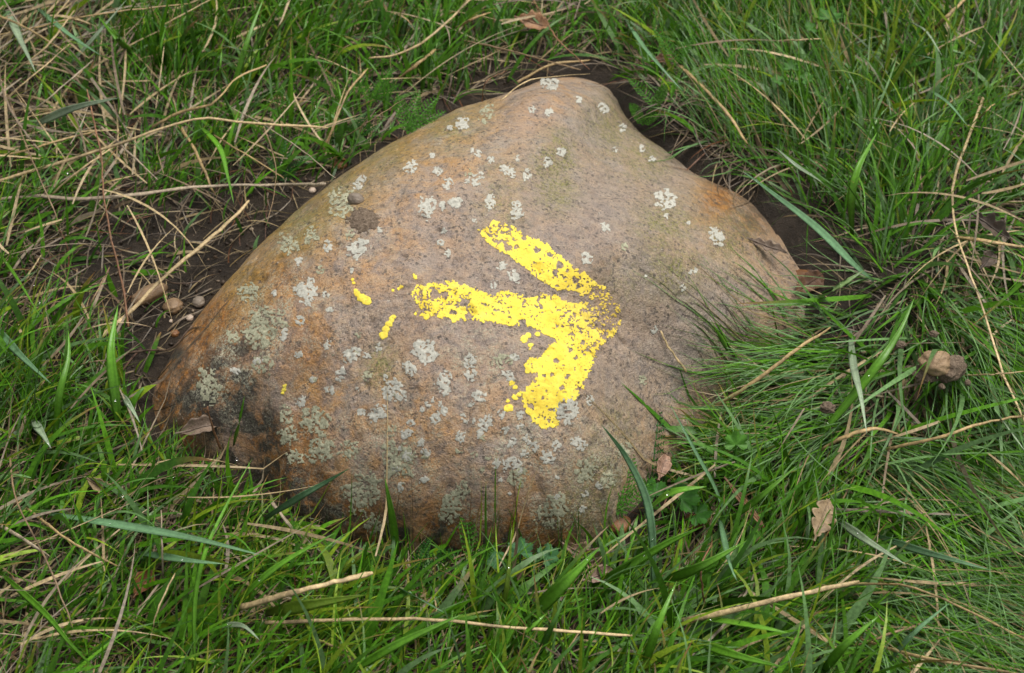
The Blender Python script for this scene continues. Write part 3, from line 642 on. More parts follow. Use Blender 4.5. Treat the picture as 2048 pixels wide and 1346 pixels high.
# crumbs of soil and grit on the bare patches
def ico():
    p = (1 + 5 ** .5) / 2
    v = np.array([(-1, p, 0), (1, p, 0), (-1, -p, 0), (1, -p, 0), (0, -1, p), (0, 1, p), (0, -1, -p), (0, 1, -p), (p, 0, -1), (p, 0, 1), (-p, 0, -1), (-p, 0, 1)], float)
    f = np.array([(0, 11, 5), (0, 5, 1), (0, 1, 7), (0, 7, 10), (0, 10, 11), (1, 5, 9), (5, 11, 4), (11, 10, 2), (10, 7, 6), (7, 1, 8), (3, 9, 4), (3, 4, 2), (3, 2, 6), (3, 6, 8), (3, 8, 9), (4, 9, 5), (2, 4, 11), (6, 2, 10), (8, 6, 7), (9, 8, 1)])
    return v / np.linalg.norm(v[0]), f
IV, IF = ico()
def icosub(n):
    v, f = IV, IF
    for _ in range(n):
        e = np.concatenate([f[:, [0, 1]], f[:, [1, 2]], f[:, [2, 0]]]); e.sort(1)
        ue, inv = np.unique(e, axis=0, return_inverse=True); inv = inv.ravel()
        mid = v[ue].mean(1); mid /= np.linalg.norm(mid, axis=1, keepdims=True)
        m = len(f); a, b, c = inv[:m] + len(v), inv[m:2 * m] + len(v), inv[2 * m:] + len(v)
        f = np.vstack([np.stack([f[:, 0], a, c], 1), np.stack([f[:, 1], b, a], 1), np.stack([f[:, 2], c, b], 1), np.stack([a, b, c], 1)])
        v = np.vstack([v, mid])
    return v, f
r = np.random.default_rng(51); n = 60000
x, y = r.uniform(-0.5, 0.5, n), r.uniform(-0.4, 0.5, n); s, _, _ = polar(x, y); f = field(x, y)
k = (s > 0.985) & (r.random(n) < np.clip(0.55 - f[:, 4], 0.02, 1)) & (r.random(n) < 0.6); x, y = x[k], y[k]; n = len(x)
rad = 0.0006 + 0.0022 * r.random(n) ** 4
jv = IV[None] * (rad[:, None, None] * r.uniform(0.6, 1.3, (n, 12, 1))) * r.uniform(0.6, 1.2, (n, 1, 3))
jv = jv + np.stack([x, y, surf(x, y) + rad * 0.3], 1)[:, None]
mix = r.random((n, 1)); cc = np.where(mix < 0.8, np.array([0.055, 0.038, 0.025]), np.where(mix < 0.95, np.array([0.13, 0.085, 0.05]), np.array([0.30, 0.23, 0.16]))) * r.uniform(0.6, 1.3, (n, 1))
o = mesh_obj('soil_crumbs', jv.reshape(-1, 3), (IF[None] + (np.arange(n) * 12)[:, None, None]).reshape(-1, 3), M['straw'], col=np.repeat(cc, 12, 0))
tag(o, 'loose dark soil crumbs and grit on the bare earth', 'soil', kind='stuff')

# ------------------------------------------------------------------ leaves and stems one can pick out, traced where they lie
def spline(P, n):
    P = np.asarray(P, float); Q = np.vstack([2 * P[0] - P[1], P, 2 * P[-1] - P[-2]])
    seg = np.linalg.norm(np.diff(P, axis=0), axis=1); cum = np.concatenate([[0], np.cumsum(seg)]); cum /= cum[-1]
    out = []
    for t in np.linspace(0, 1, n):
        i = min(np.searchsorted(cum, t, side='right') - 1, len(P) - 2); i = max(i, 0)
        u = (t - cum[i]) / (cum[i + 1] - cum[i] + 1e-12)
        p0, p1, p2, p3 = Q[i], Q[i + 1], Q[i + 2], Q[i + 3]
        out.append(0.5 * ((2 * p1) + (-p0 + p2) * u + (2 * p0 - 5 * p1 + 4 * p2 - p3) * u ** 2 + (-p0 + 3 * p1 - 3 * p2 + p3) * u ** 3))
    return np.array(out)
MPP = DIST * K                                            # metres per photograph pixel near the stone
PX = dict(g=(0.105, 0.27, 0.018), d=(0.06, 0.16, 0.020), b=(0.135, 0.265, 0.125), p=(0.27, 0.35, 0.22), y=(0.15, 0.24, 0.022), w=(0.36, 0.47, 0.20),
    s=(0.56, 0.42, 0.22), t=(0.44, 0.31, 0.14), k=(0.26, 0.175, 0.095), r=(0.27, 0.135, 0.07), h=(0.40, 0.32, 0.22), u=(0.115, 0.075, 0.05))
sr = np.random.default_rng(61)
def strand(name, label, cat, group, pts, wpx, ckey, h, straw):
    pts = np.array(pts, float); n = max(12, 4 * len(pts))
    cl = np.concatenate([[0], np.cumsum(np.hypot(*np.diff(pts, axis=0).T))]); cl /= cl[-1]
    hh = np.interp(cl, [0, 0.5, 1], h) if len(pts) > 2 else np.array([h[0], h[2]])
    P = hit(pts[:, 0], pts[:, 1], hh)
    C = spline(P, n)
    zf = surf(C[:, 0], C[:, 1]) + 0.001
    C[:, 2] = np.maximum(C[:, 2], zf)
    T = np.gradient(C, axis=0); T /= np.linalg.norm(T, axis=1, keepdims=True)
    up = np.array([0, -0.35, 1.0]) + 0.35 * sr.normal(size=3) * np.array([1, 1, 0])
    S = np.cross(T, up); S /= np.linalg.norm(S, axis=1, keepdims=True); N = np.cross(S, T)
    t = np.linspace(0, 1, n); W = wpx * MPP
    if straw:
        wp = 1 - 0.35 * t + 0.07 * np.sin(t * 9 + sr.random() * 6)
        wp[-1] *= 0.6; wp = wp * (1 + 0.07 * sr.normal(size=n)); m = 6; flat = 0.45
        C = C + sr.normal(0, 0.00025, (n, 3))
    else:
        wp = np.minimum(1, 0.5 + 1.6 * t) * np.minimum(1, (1.0005 - t) * 1.9) ** 0.75; m = 6; flat = 0.0
        tw = sr.normal(0, 0.35) * (t - 0.3)
        S, N = S * np.cos(tw)[:, None] + N * np.sin(tw)[:, None], N * np.cos(tw)[:, None] - S * np.sin(tw)[:, None]
    R = (W * wp * 0.5)[:, None, None]
    if straw:
        an = np.arange(m) / m * 2 * math.pi
        ring_ = np.cos(an)[None, :, None] * S[:, None] + flat * np.sin(an)[None, :, None] * N[:, None]
    else:                                                # folded leaf: shallow keel, thin but closed
        prof_ = [(-1, .22), (-.5, .06), (0, -.10), (1, .22), (.5, -.02), (0, -.17)]
        prof_ = [(-1, .20), (-.5, .05), (0, -.08), (.5, .05), (1, .20), (0, -.20)]
        ring_ = np.stack([a_ * S + b_ * N for a_, b_ in prof_], 1)
    V = (C[:, None] + R * ring_).reshape(-1, 3)
    i = (np.arange(n - 1)[:, None] * m + np.arange(m)).ravel(); j = (np.arange(n - 1)[:, None] * m + (np.arange(m) + 1) % m).ravel()
    Q = np.stack([i, j, j + m, i + m], 1)
    caps = np.array([list(range(m))[::-1], [(n - 1) * m + q for q in range(m)]])
    c = np.array(PX[ckey])[None] * (1 + 0.18 * np.sin(t * 5 + sr.random() * 6) + sr.normal(0, 0.05, n))[:, None]
    if straw:
        nod = np.zeros(n)
        for q in sr.random(2): nod += np.exp(-((t - q) / 0.03) ** 2)
        c = c * (1 - 0.5 * np.clip(nod, 0, 1))[:, None]
    else:
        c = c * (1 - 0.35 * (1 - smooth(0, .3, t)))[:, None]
        if ckey == 'w': c = c * smooth(1.4, 0.35, t)[:, None] * np.array([0.8, 1, 0.7]) + 0.08 * (1 - t)[:, None]
    cv = np.repeat(c, m, 0)
    if not straw: cv = cv.reshape(n, m, 3); cv[:, 2] *= 1.25; cv = cv.reshape(-1, 3)
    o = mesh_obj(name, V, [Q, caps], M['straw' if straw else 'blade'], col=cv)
    origin_to(o, C[0]); tag(o, label, cat, group)
    return C
GA, GB = 'dry straws lying in the grass', 'broad grass blades around the stone'
LO, MI, HI = (0.006, 0.012, 0.008), (0.012, 0.038, 0.026), (0.02, 0.055, 0.045)
STRAWS = [
 ('pale straw stem bent in the middle, from left edge over dark grass above bare soil', 's', 7, HI, [(-10, 364), (120, 325), (232, 290), (386, 239), (500, 246), (656, 255)]),
 ('dull straw running in from left edge just above the long bent straw', 't', 8, MI, [(-10, 314), (60, 298), (120, 280), (190, 263)]),
 ('long dry leaf with a wide grey-brown sheath, level, reaching the stone from left edge', 'h', 11, MI, [(-10, 400), (68, 392), (154, 398), (253, 391), (410, 373), (560, 369), (650, 368)]),
 ('thin reddish upright stem crossing the long bent straw and ending above the pebbles', 'r', 5, HI, [(256, 655), (246, 570), (219, 460), (205, 362), (202, 308), (186, 232), (174, 178)]),
 ('thin brown stem sloping down to the right, leftmost of the crossing stems', 'k', 4, HI, [(14, 188), (38, 253), (68, 328), (116, 438)]),
 ('pale thin straw slanting up from left edge to the upper left grass tuft', 's', 5, HI, [(-8, 212), (70, 148), (140, 87)]),
 ('grey-tan straw parallel below the pale slanting one near the upper left corner', 'h', 5, HI, [(38, 244), (110, 185), (185, 121)]),
 ('straw along the top from the left edge, lying nearly level near the corner', 't', 5, HI, [(-8, 72), (90, 50), (190, 29), (376, 7)]),
 ('short pale stem rising from the wide dry sheath to the bent straw', 's', 5, MI, [(103, 390), (145, 352), (191, 318), (250, 280)]),
 ('stout tan stem rising right through the dark green tuft above the bent straw', 't', 8, HI, [(304, 255), (356, 226), (427, 205), (472, 157), (533, 130)]),
 ('grey stem slanting down right below the bend of the long pale straw', 'h', 5, MI, [(202, 253), (239, 287), (315, 359)]),
 ('flat tan leaf strip sloping down right beside the narrow green blade', 't', 8, MI, [(359, 253), (386, 294), (410, 345), (431, 390)]),
 ('thin tan stem sloping down to the stone edge left of its mud patch', 't', 4, HI, [(427, 270), (500, 314), (568, 356)]),
 ('short tan stem standing steep left of the feathery green clump', 't', 6, MI, [(646, 304), (672, 240), (698, 181), (736, 137)]),
 ('thin curved wiry stem hanging over the bare soil left of the stone', 'k', 3, HI, [(527, 251), (550, 325), (548, 390), (533, 451)]),
 ('thin grey stem running down right to the upper left flank of the stone', 'h', 3, HI, [(438, 202), (533, 253), (610, 305), (670, 356)]),
 ('thin pale stem at the top edge over the upper left green tuft', 's', 5, HI, [(297, 68), (360, 32), (427, -4)]),
 ('smooth curved tan stem sweeping up to the top edge left of the orange leaf', 's', 7, HI, [(739, 116), (794, 109), (845, 85), (886, 51), (945, -6)]),
 ('short stout tan straw leaning right above the feathery green clump', 't', 10, MI, [(797, 157), (835, 128), (872, 99)]),
 ('thin dark stem slanting up over the feathery green clump by the stone', 'k', 4, HI, [(681, 280), (753, 233), (835, 181)]),
 ('long thin brown straw sloping right to the very top of the stone', 'k', 5, MI, [(900, 76), (965, 89), (1050, 109), (1160, 140)]),
 ('tan straw lying flat in soil just behind the top of the stone', 't', 7, LO, [(1036, 164), (1101, 130), (1180, 120)]),
 ('pale straw hugging the top edge of the stone', 's', 5, (0.010, 0.014, 0.012), [(1002, 200), (1043, 168), (1078, 156), (1180, 147)]),
 ('thin purplish stem dropping from the top edge past the orange leaf', 'r', 4, HI, [(1064, -4), (1090, 40), (1119, 82), (1180, 140)]),
 ('small reddish hooked stem behind the upper left edge of the stone', 'r', 4, MI, [(965, 202), (966, 180), (976, 160), (1016, 140)]),
 ('short tan stem near the top beside the smooth curved one', 't', 6, HI, [(907, 58), (945, 38), (982, 24)]),
 ('stout jointed brown stem sloping down right beyond the top of the stone', 't', 13, MI, [(1362, 133), (1410, 178), (1454, 226), (1495, 287)]),
 ('stout orange-tan stem leaning to the top edge near the upper right', 't', 10, HI, [(1861, 65), (1895, 32), (1935, -6)]),
 ('long curling dry leaf running down the right side past the muddy clod', 's', 7, HI, [(1967, 195), (1943, 260), (1912, 342), (1905, 393), (1912, 460), (1936, 535), (1970, 628), (2004, 740), (2052, 850)]),
 ('short split end of dry leaf beside the long curling one', 't', 6, HI, [(1957, 238), (1972, 222), (1990, 208)]),
 ('short pale straw lying level among fine grass near the top right', 's', 8, HI, [(1553, 82), (1600, 80), (1645, 77)]),
 ('thick pale stalk lying over bare soil and pebble left of the stone', 's', 14, (0.010, 0.022, 0.026), [(191, 682), (267, 617), (325, 556), (403, 491), (458, 443), (497, 402)]),
 ('short dark twig standing steep left of the thick pale stalk', 'k', 4, MI, [(167, 641), (191, 590), (219, 532)]),
 ('short pale dry bit at the left of the bare soil', 's', 5, LO, [(52, 560), (68, 532), (84, 508)]),
 ('dark wiry root lying on soil above the two round pebbles', 'u', 4, LO, [(318, 545), (335, 562), (360, 567), (405, 562)]),
 ('thin dark root curving along the left foot of the stone', 'u', 5, LO, [(256, 706), (300, 700), (345, 696), (386, 648)]),
 ('pinkish dead stem standing at the dark lower left corner of the stone', 'r', 6, (0.004, 0.02, 0.03), [(441, 898), (424, 853), (414, 812)]),
 ('short brown stem lying level by the tall green blade at left', 'k', 5, HI, [(161, 730), (190, 723), (219, 722)]),
 ('tan stem leaning down left from the combed fine grass right of the arrow', 't', 9, HI, [(1433, 812), (1502, 768), (1594, 699), (1662, 655)]),
 ('wide curved tan dry leaf below the muddy clod', 't', 12, HI, [(1645, 898), (1690, 874), (1748, 857), (1796, 867)]),
 ('long thin tan straw to the right edge under the muddy clod', 't', 7, HI, [(1772, 898), (1881, 874), (1967, 846), (2056, 831)]),
 ('flat tan dry leaf at the right edge above the muddy clod', 't', 14, HI, [(1909, 474), (1963, 481), (2054, 495)]),
 ('thin pale straw from the muddy clod to the right edge', 's', 4, HI, [(1925, 752), (1985, 749), (2050, 743)]),
 ('small pale dry tip lying on the stone right of the arrow', 's', 6, (0.012, 0.006, 0.004), [(1374, 744), (1334, 689), (1321, 660)]),
 ('flat pale straw with a cut end below the stone, left of centre', 's', 13, HI, [(480, 1216), (540, 1198), (600, 1181), (680, 1162), (745, 1146)]),
 ('long pale jointed straw lying level in the grass below the stone', 's', 7, HI, [(530, 1246), (650, 1241), (850, 1238), (1024, 1255), (1264, 1271)]),
 ('orange-tan straw sloping down right near the left edge, lower left', 't', 6, HI, [(55, 1018), (125, 1071), (180, 1104), (235, 1133)]),
 ('thin straw standing steep in the lower left grass', 's', 4, HI, [(300, 1286), (310, 1236), (328, 1190), (350, 1146)]),
 ('grey dead stem sloping down from the left edge, lower left', 'h', 8, MI, [(-6, 1048), (60, 1086), (105, 1118)]),
 ('long thin brown stem descending near the left edge at lower left', 'k', 4, HI, [(18, 916), (35, 1006), (95, 1126), (145, 1256)]),
 ('thin upright grey stem in the grass left of the flat pale straw', 'h', 4, HI, [(326, 1160), (324, 1090), (322, 1020)]),
 ('short straw near the bottom edge under the long level straw', 't', 6, MI, [(625, 1276), (660, 1290), (700, 1306)]),
 ('pinkish flat straw leaning on the lower left foot of the stone', 'h', 8, (0.02, 0.02, 0.01), [(545, 1006), (575, 1045), (605, 1078)]),
 ('thick pale straw slanting up right, lower right of the stone', 's', 11, HI, [(1364, 1243), (1474, 1218), (1589, 1191), (1719, 1163)]),
 ('tan straw sloping to the bottom right corner', 't', 7, HI, [(1724, 1281), (1849, 1316), (2050, 1350)]),
 ('brown straw above the one sloping into the bottom right corner', 'k', 6, MI, [(1700, 1296), (1780, 1268), (1854, 1243)]),
 ('thin pale straw through the combed grass at the lower right', 't', 5, HI, [(1644, 1171), (1744, 1168), (1844, 1181), (2052, 1278)]),
 ('thin reddish stem hanging among grass right of the broad bottom blades', 'r', 4, HI, [(1408, 1206), (1402, 1136), (1424, 1086)]),
 ('thin tan straw slanting in the dry grass near the top left corner', 's', 6, HI, [(20, 150), (95, 90), (150, 20)]),
 ('tan straw crossing dry grass just inside the top left corner', 't', 6, HI, [(-6, 30), (60, 60), (140, 110)]),
 ('thin dark straw in the upper right grass, under the pale wide blade', 'k', 5, MI, [(1720, 175), (1790, 225), (1830, 300), (1845, 380)]),
 ('tiny dark twig lying on the stone below the arrow shaft', 'u', 3, (0.002, 0.002, 0.002), [(818, 770), (834, 771), (849, 773)]),
]
BLADES = [
 ('pale blue-green blade sloping down at the top left corner', 'p', 16, [(14, 20), (38, 75), (56, 112), (72, 147)]),
 ('pale blade slanting from the top edge into dry grass, upper left', 'p', 12, [(137, 133), (195, 68), (256, -4)]),
 ('blue-green blade sloping right through dry grass near the top left', 'b', 10, [(72, 14), (137, 68), (205, 113)]),
 ('short wide bright green blade at the left of the upper dark tuft', 'g', 14, [(270, 113), (232, 75), (195, 31)]),
 ('long bright green blade standing up to the top edge, left of centre', 'g', 11, [(448, 219), (475, 147), (496, 79), (528, -6)]),
 ('short green blade beside the long bright one near the top', 'g', 7, [(434, 181), (440, 140), (444, 96)]),
 ('green blade arching down right beside the flat tan strip', 'g', 11, [(393, 246), (438, 294), (455, 352), (468, 410)]),
 ('pale grey-green leaf lying flat at the left under crossing straws', 'p', 16, [(62, 253), (150, 215), (240, 195)]),
 ('thin pale blade lying level across the upper green tuft', 'p', 5, [(444, 90), (492, 101), (533, 96)]),
 ('tall broad bright green blade standing left of the stone, by the stalk', 'g', 17, [(240, 870), (230, 790), (222, 700), (236, 611)]),
 ('tall green blade left of the tallest bright one beside bare soil', 'g', 12, [(109, 887), (120, 785), (137, 716), (137, 662)]),
 ('dark blue-green blade sloping in from the left edge at mid height', 'b', 14, [(-8, 655), (34, 703), (70, 738), (103, 768)]),
 ('pale blade sloping down right at the left, under the dark blue-green one', 'p', 14, [(65, 839), (85, 868), (103, 898)]),
 ('short pale green blade leaning right at the foot of the tall one', 'p', 11, [(243, 788), (262, 815), (280, 846)]),
 ('narrow bright blade upright against the dark lower left of the stone', 'g', 9, [(468, 891), (479, 843), (489, 792)]),
 ('thin green blade sloping down from the left edge over soil', 'g', 6, [(-6, 500), (34, 556), (85, 641)]),
 ('long wide blue-green blade lying level at lower left', 'b', 17, [(100, 1028), (240, 1051), (390, 1078), (525, 1111)]),
 ('blue-green blade lying under the long wide level one', 'b', 13, [(280, 1106), (375, 1121), (450, 1128)]),
 ('blue-green blade leaning up right against the lower left of the stone', 'b', 11, [(530, 1036), (600, 993), (650, 965), (700, 936)]),
 ('broad bright blade upright before the front of the stone', 'g', 15, [(795, 1111), (785, 1036), (770, 956)]),
 ('long narrow green blade curving up from the bottom edge, left of centre', 'g', 8, [(390, 1350), (390, 1206), (410, 1106), (450, 1016), (505, 916)]),
 ('green blade sloping from the left edge to the bottom, lower left corner', 'g', 12, [(-6, 1140), (90, 1226), (140, 1286), (205, 1352)]),
 ('broad yellow-green blade lying under the flat pale cut straw', 'y', 20, [(530, 1226), (625, 1208), (735, 1189)]),
 ('green blade slanting right up from the bottom edge near centre', 'g', 13, [(690, 1350), (800, 1286), (930, 1226)]),
 ('small curled pale blade under the long level straw', 'p', 10, [(440, 1256), (460, 1250), (490, 1254), (520, 1281)]),
 ('narrow green blade leaning up right to the front of the stone', 'g', 10, [(465, 1216), (550, 1136), (675, 1063)]),
 ('thin upright blade at the front of the stone, right of the broad one', 'g', 8, [(975, 1126), (972, 1036), (972, 961)]),
 ('upright blade just right of the feathery leaf before the stone', 'y', 8, [(1000, 1236), (1015, 1166), (1024, 1050)]),
 ('dewy blade sloping down right below the front of the stone', 'b', 8, [(780, 1166), (845, 1201), (890, 1226)]),
 ('wide bright blade with pointed tip leaning right below the arrow', 'g', 22, [(1050, 1245), (1090, 1205), (1139, 1156), (1199, 1096)]),
 ('long wide bright blade slanting right below the lobed green leaf', 'g', 17, [(1174, 1181), (1249, 1136), (1334, 1086), (1409, 1051)]),
 ('long blue-green blade bending down from the lower right of the stone', 'b', 13, [(1309, 1186), (1304, 1061), (1289, 986), (1250, 910), (1202, 848)]),
 ('long blue-green blade sloping down right, right of the feathery stem', 'b', 13, [(1454, 1046), (1429, 976), (1394, 911), (1340, 808)]),
 ('wide bright blade arching over the lobed green leaf', 'g', 19, [(1285, 1045), (1299, 1021), (1344, 985), (1414, 973)]),
 ('green blade rising right from the bottom edge, right of centre', 'g', 13, [(1284, 1350), (1314, 1256), (1354, 1161)]),
 ('green blade leaning right at the bottom, first right of centre', 'g', 14, [(1015, 1305), (1055, 1262), (1094, 1226)]),
 ('narrow dark blade leaning up right at the bottom, just right of centre', 'd', 10, [(1074, 1316), (1105, 1250), (1134, 1186)]),
 ('blue-green blade dropping below the joint of two long blades', 'b', 10, [(1439, 1036), (1459, 1126), (1476, 1165)]),
 ('wide green blade slanting right, parallel below the long bright one', 'g', 16, [(1304, 1170), (1404, 1131), (1494, 1081)]),
 ('wide blade sloping down right near the bottom edge', 'g', 14, [(1384, 1281), (1474, 1311), (1574, 1336)]),
 ('wide pointed blade lying under the thick pale slanting straw', 'g', 17, [(1394, 1236), (1499, 1251), (1582, 1267)]),
 ('pale whitish blade pointing down right beside the curled oak leaf', 'p', 13, [(1669, 1036), (1734, 1081), (1814, 1131)]),
 ('blue-green blade sloping long to the right under the pale whitish one', 'b', 12, [(1739, 1066), (1824, 1096), (1900, 1118), (1984, 1141)]),
 ('green blade leaning up right from the two-blade joint', 'g', 11, [(1459, 1041), (1524, 991), (1594, 931)]),
 ('long wide blue-green blade sloping down right off the upper right of the stone', 'b', 17, [(1748, 563), (1710, 532), (1635, 458), (1553, 393), (1485, 342)]),
 ('short wide folded blade, whitish at the cut end, right of the stone', 'w', 18, [(1622, 607), (1673, 576), (1731, 539)]),
 ('pale blue-green blade hanging down left of the muddy clod', 'p', 13, [(1700, 662), (1707, 734), (1721, 792), (1734, 870)]),
 ('long green blade slanting down left beside the muddy clod', 'g', 15, [(1635, 877), (1690, 812), (1762, 720), (1803, 655), (1830, 593)]),
 ('pale blade sloping to the right edge below the muddy clod', 'p', 14, [(1980, 808), (2015, 855), (2052, 905)]),
 ('short blade on the right part of the stone beside fine grass', 'g', 9, [(1457, 703), (1438, 668), (1416, 631)]),
 ('broad bright blade curving up in the right grass, above the muddy clod', 'g', 15, [(1704, 470), (1704, 393), (1717, 335), (1755, 263)]),
 ('dewy pale green blade sloping down right of the stout jointed stem', 'p', 11, [(1680, 397), (1639, 362), (1594, 332), (1550, 294)]),
 ('pale wide blade bent over near the top right', 'p', 14, [(1758, 20), (1827, 48), (1854, 65), (1885, 113)]),
 ('wide blade with a bright water bead, upper right', 'b', 13, [(1793, 99), (1835, 110), (1871, 118)]),
 ('blue-green blade sloping right towards the long curling dry leaf', 'b', 9, [(1837, 168), (1895, 205), (1936, 253)]),
 ('thin blade bent like a hook above the broad bright one at right', 'g', 6, [(1645, 315), (1683, 318), (1724, 369), (1731, 445)]),
 ('blue-green blade sloping down right past the top right of the stone', 'b', 11, [(1252, 41), (1289, 96), (1324, 137), (1374, 192)]),
 ('thin bright blade standing on the left of the upper tuft', 'g', 8, [(330, 170), (322, 100), (335, 40)]),
 ('broad green blade curving in from the bottom right edge', 'g', 14, [(1640, 1350), (1690, 1290), (1760, 1230)]),
 ('blue-green blade slanting in the bottom right grass', 'b', 12, [(1760, 1345), (1830, 1265), (1900, 1205)]),
]
TRACES = []
for lab, ck, wpx, h, pts in STRAWS:
    strand('straw', lab, 'straw', GA, pts, wpx, ck, h, True)
for lab, ck, wpx, pts in BLADES:
    ground_like = (0.010, 0.060, 0.068)
    TRACES.append(strand('grass_blade', lab, 'grass blade', GB, pts, wpx * 1.2, ck, ground_like, False))

# ------------------------------------------------------------------ pebbles and the clod
def lump(name, mat, c, rad, seed, rough=0.18, rot=0.0, parent=None, sub=3):
    v, f = icosub(sub)
    n1 = fbm(v[:, 0] * 1.3 + seed * 7.1, v[:, 1] * 1.3 + v[:, 2] * 1.7, 3)
    n2 = fbm(v[:, 1] * 4 + seed, v[:, 2] * 4 + v[:, 0] * 3, 3)
    v = v * (1 + rough * n1 + rough * 0.35 * n2)[:, None] * np.array(rad)
    ca, sa = math.cos(rot), math.sin(rot)
    v = np.stack([v[:, 0] * ca - v[:, 1] * sa, v[:, 0] * sa + v[:, 1] * ca, v[:, 2]], 1)
    o = mesh_obj(name, v, f, mat, parent); o.location = [float(q) for q in c]
    return o
def on(u, v, dz=0.0):
    p = hit(np.array(float(u)), np.array(float(v))); p[2] += dz; return p
for lab, mat, u, v, ru, rv, rz, rot, sd_ in [
    ('tan oval pebble on wet soil left of the stone, the roundest', 'peb_tan', 347, 616, 21, 17, 13, 0.4, 1),
    ('small round brown pebble half sunk right of the oval pebble', 'peb_grey', 398, 606, 13, 13, 9, 0.1, 2),
    ('tiny pale pebble below the small round brown one', 'peb_pale', 380, 637, 8, 7, 5, 0.3, 3),
    ('long tan pebble lying under the thick pale stalk', 'peb_tan', 300, 592, 42, 18, 15, 0.65, 4),
    ('tiny white grit beside the oval pebble', 'peb_pale', 342, 643, 4, 4, 3, 0.0, 5),
    ('small orange rusty pebble at the left foot of the stone', 'peb_rust', 350, 668, 9, 8, 6, 0.5, 6),
    ('small pale pebble in soil behind the left flank of the stone', 'peb_pale', 625, 382, 8, 7, 5, 0.2, 7),
    ('small grey pebble sitting on top of the dried mud on the stone', 'peb_grey', 712, 402, 17, 12, 12, -0.2, 8),
    ('small rusty stone crumb in grass at the lower right foot of the stone', 'peb_rust', 1240, 1052, 22, 17, 9, 0.7, 9),
    ('reddish stone crumb in grass under the lobed green leaf', 'peb_rust', 1385, 1048, 20, 15, 12, 0.2, 10),
    ('orange-brown stone bit in soil behind the upper left edge of the stone', 'peb_rust', 680, 330, 17, 15, 10, 0.6, 11),
    ('rusty stone flake in soil right of the stone, by the folded blade', 'peb_rust', 1612, 560, 24, 24, 10, 0.9, 12)]:
    o = lump('pebble', M[mat], on(u, v, rz * MPP * 0.45), np.array([ru, rv * 1.15, rz]) * MPP, sd_, rot=rot)
    tag(o, lab, 'pebble', 'pebbles around the stone')
cl = bpy.data.objects.new('muddy_clod', None); COL.objects.link(cl)
cp = hit(np.array(1880.), np.array(740.), 0.042); cl.location = [float(q) for q in cp]
tag(cl, 'sandy pebble caked with brown mud lying on the combed grass at right', 'clod')
lump('sandy_pebble', M['clod'], (-0.005, 0.003, 0.006), np.array([31, 27, 21]) * MPP, 21, 0.3, 0.2, cl)
lump('mud_crust', M['mud'], (0.008, 0.002, 0.000), np.array([31, 29, 19]) * MPP, 22, 0.45, 0.5, cl)
lump('mud_crust', M['mud'], (-0.012, -0.002, -0.003), np.array([22, 20, 12]) * MPP, 23, 0.5, 0.1, cl)
for i, (ax_, ay_) in enumerate([(-.020, -.002), (.022, -.010), (.000, -.014), (.020, .012), (-.012, .013), (.006, .016)]):
    lump('mud_crumb', M['mud'], (ax_, ay_, -0.004), np.array([7, 6, 5]) * MPP, 30 + i, 0.4, i, cl, 2)
for lab, u, v, rr in [('small dark mud crumb on grass left of the muddy clod', 1800, 690, 11), ('small mud crumb above the muddy clod', 1868, 668, 9), ('brown mud crumb beside the pale hanging blade', 1655, 815, 15)]:
    o = lump('mud_crumb', M['mud'], hit(np.array(float(u)), np.array(float(v)), 0.04), np.array([rr, rr * .8, rr * .7]) * MPP, u % 37, 0.45)
    tag(o, lab, 'mud', 'mud crumbs by the clod')

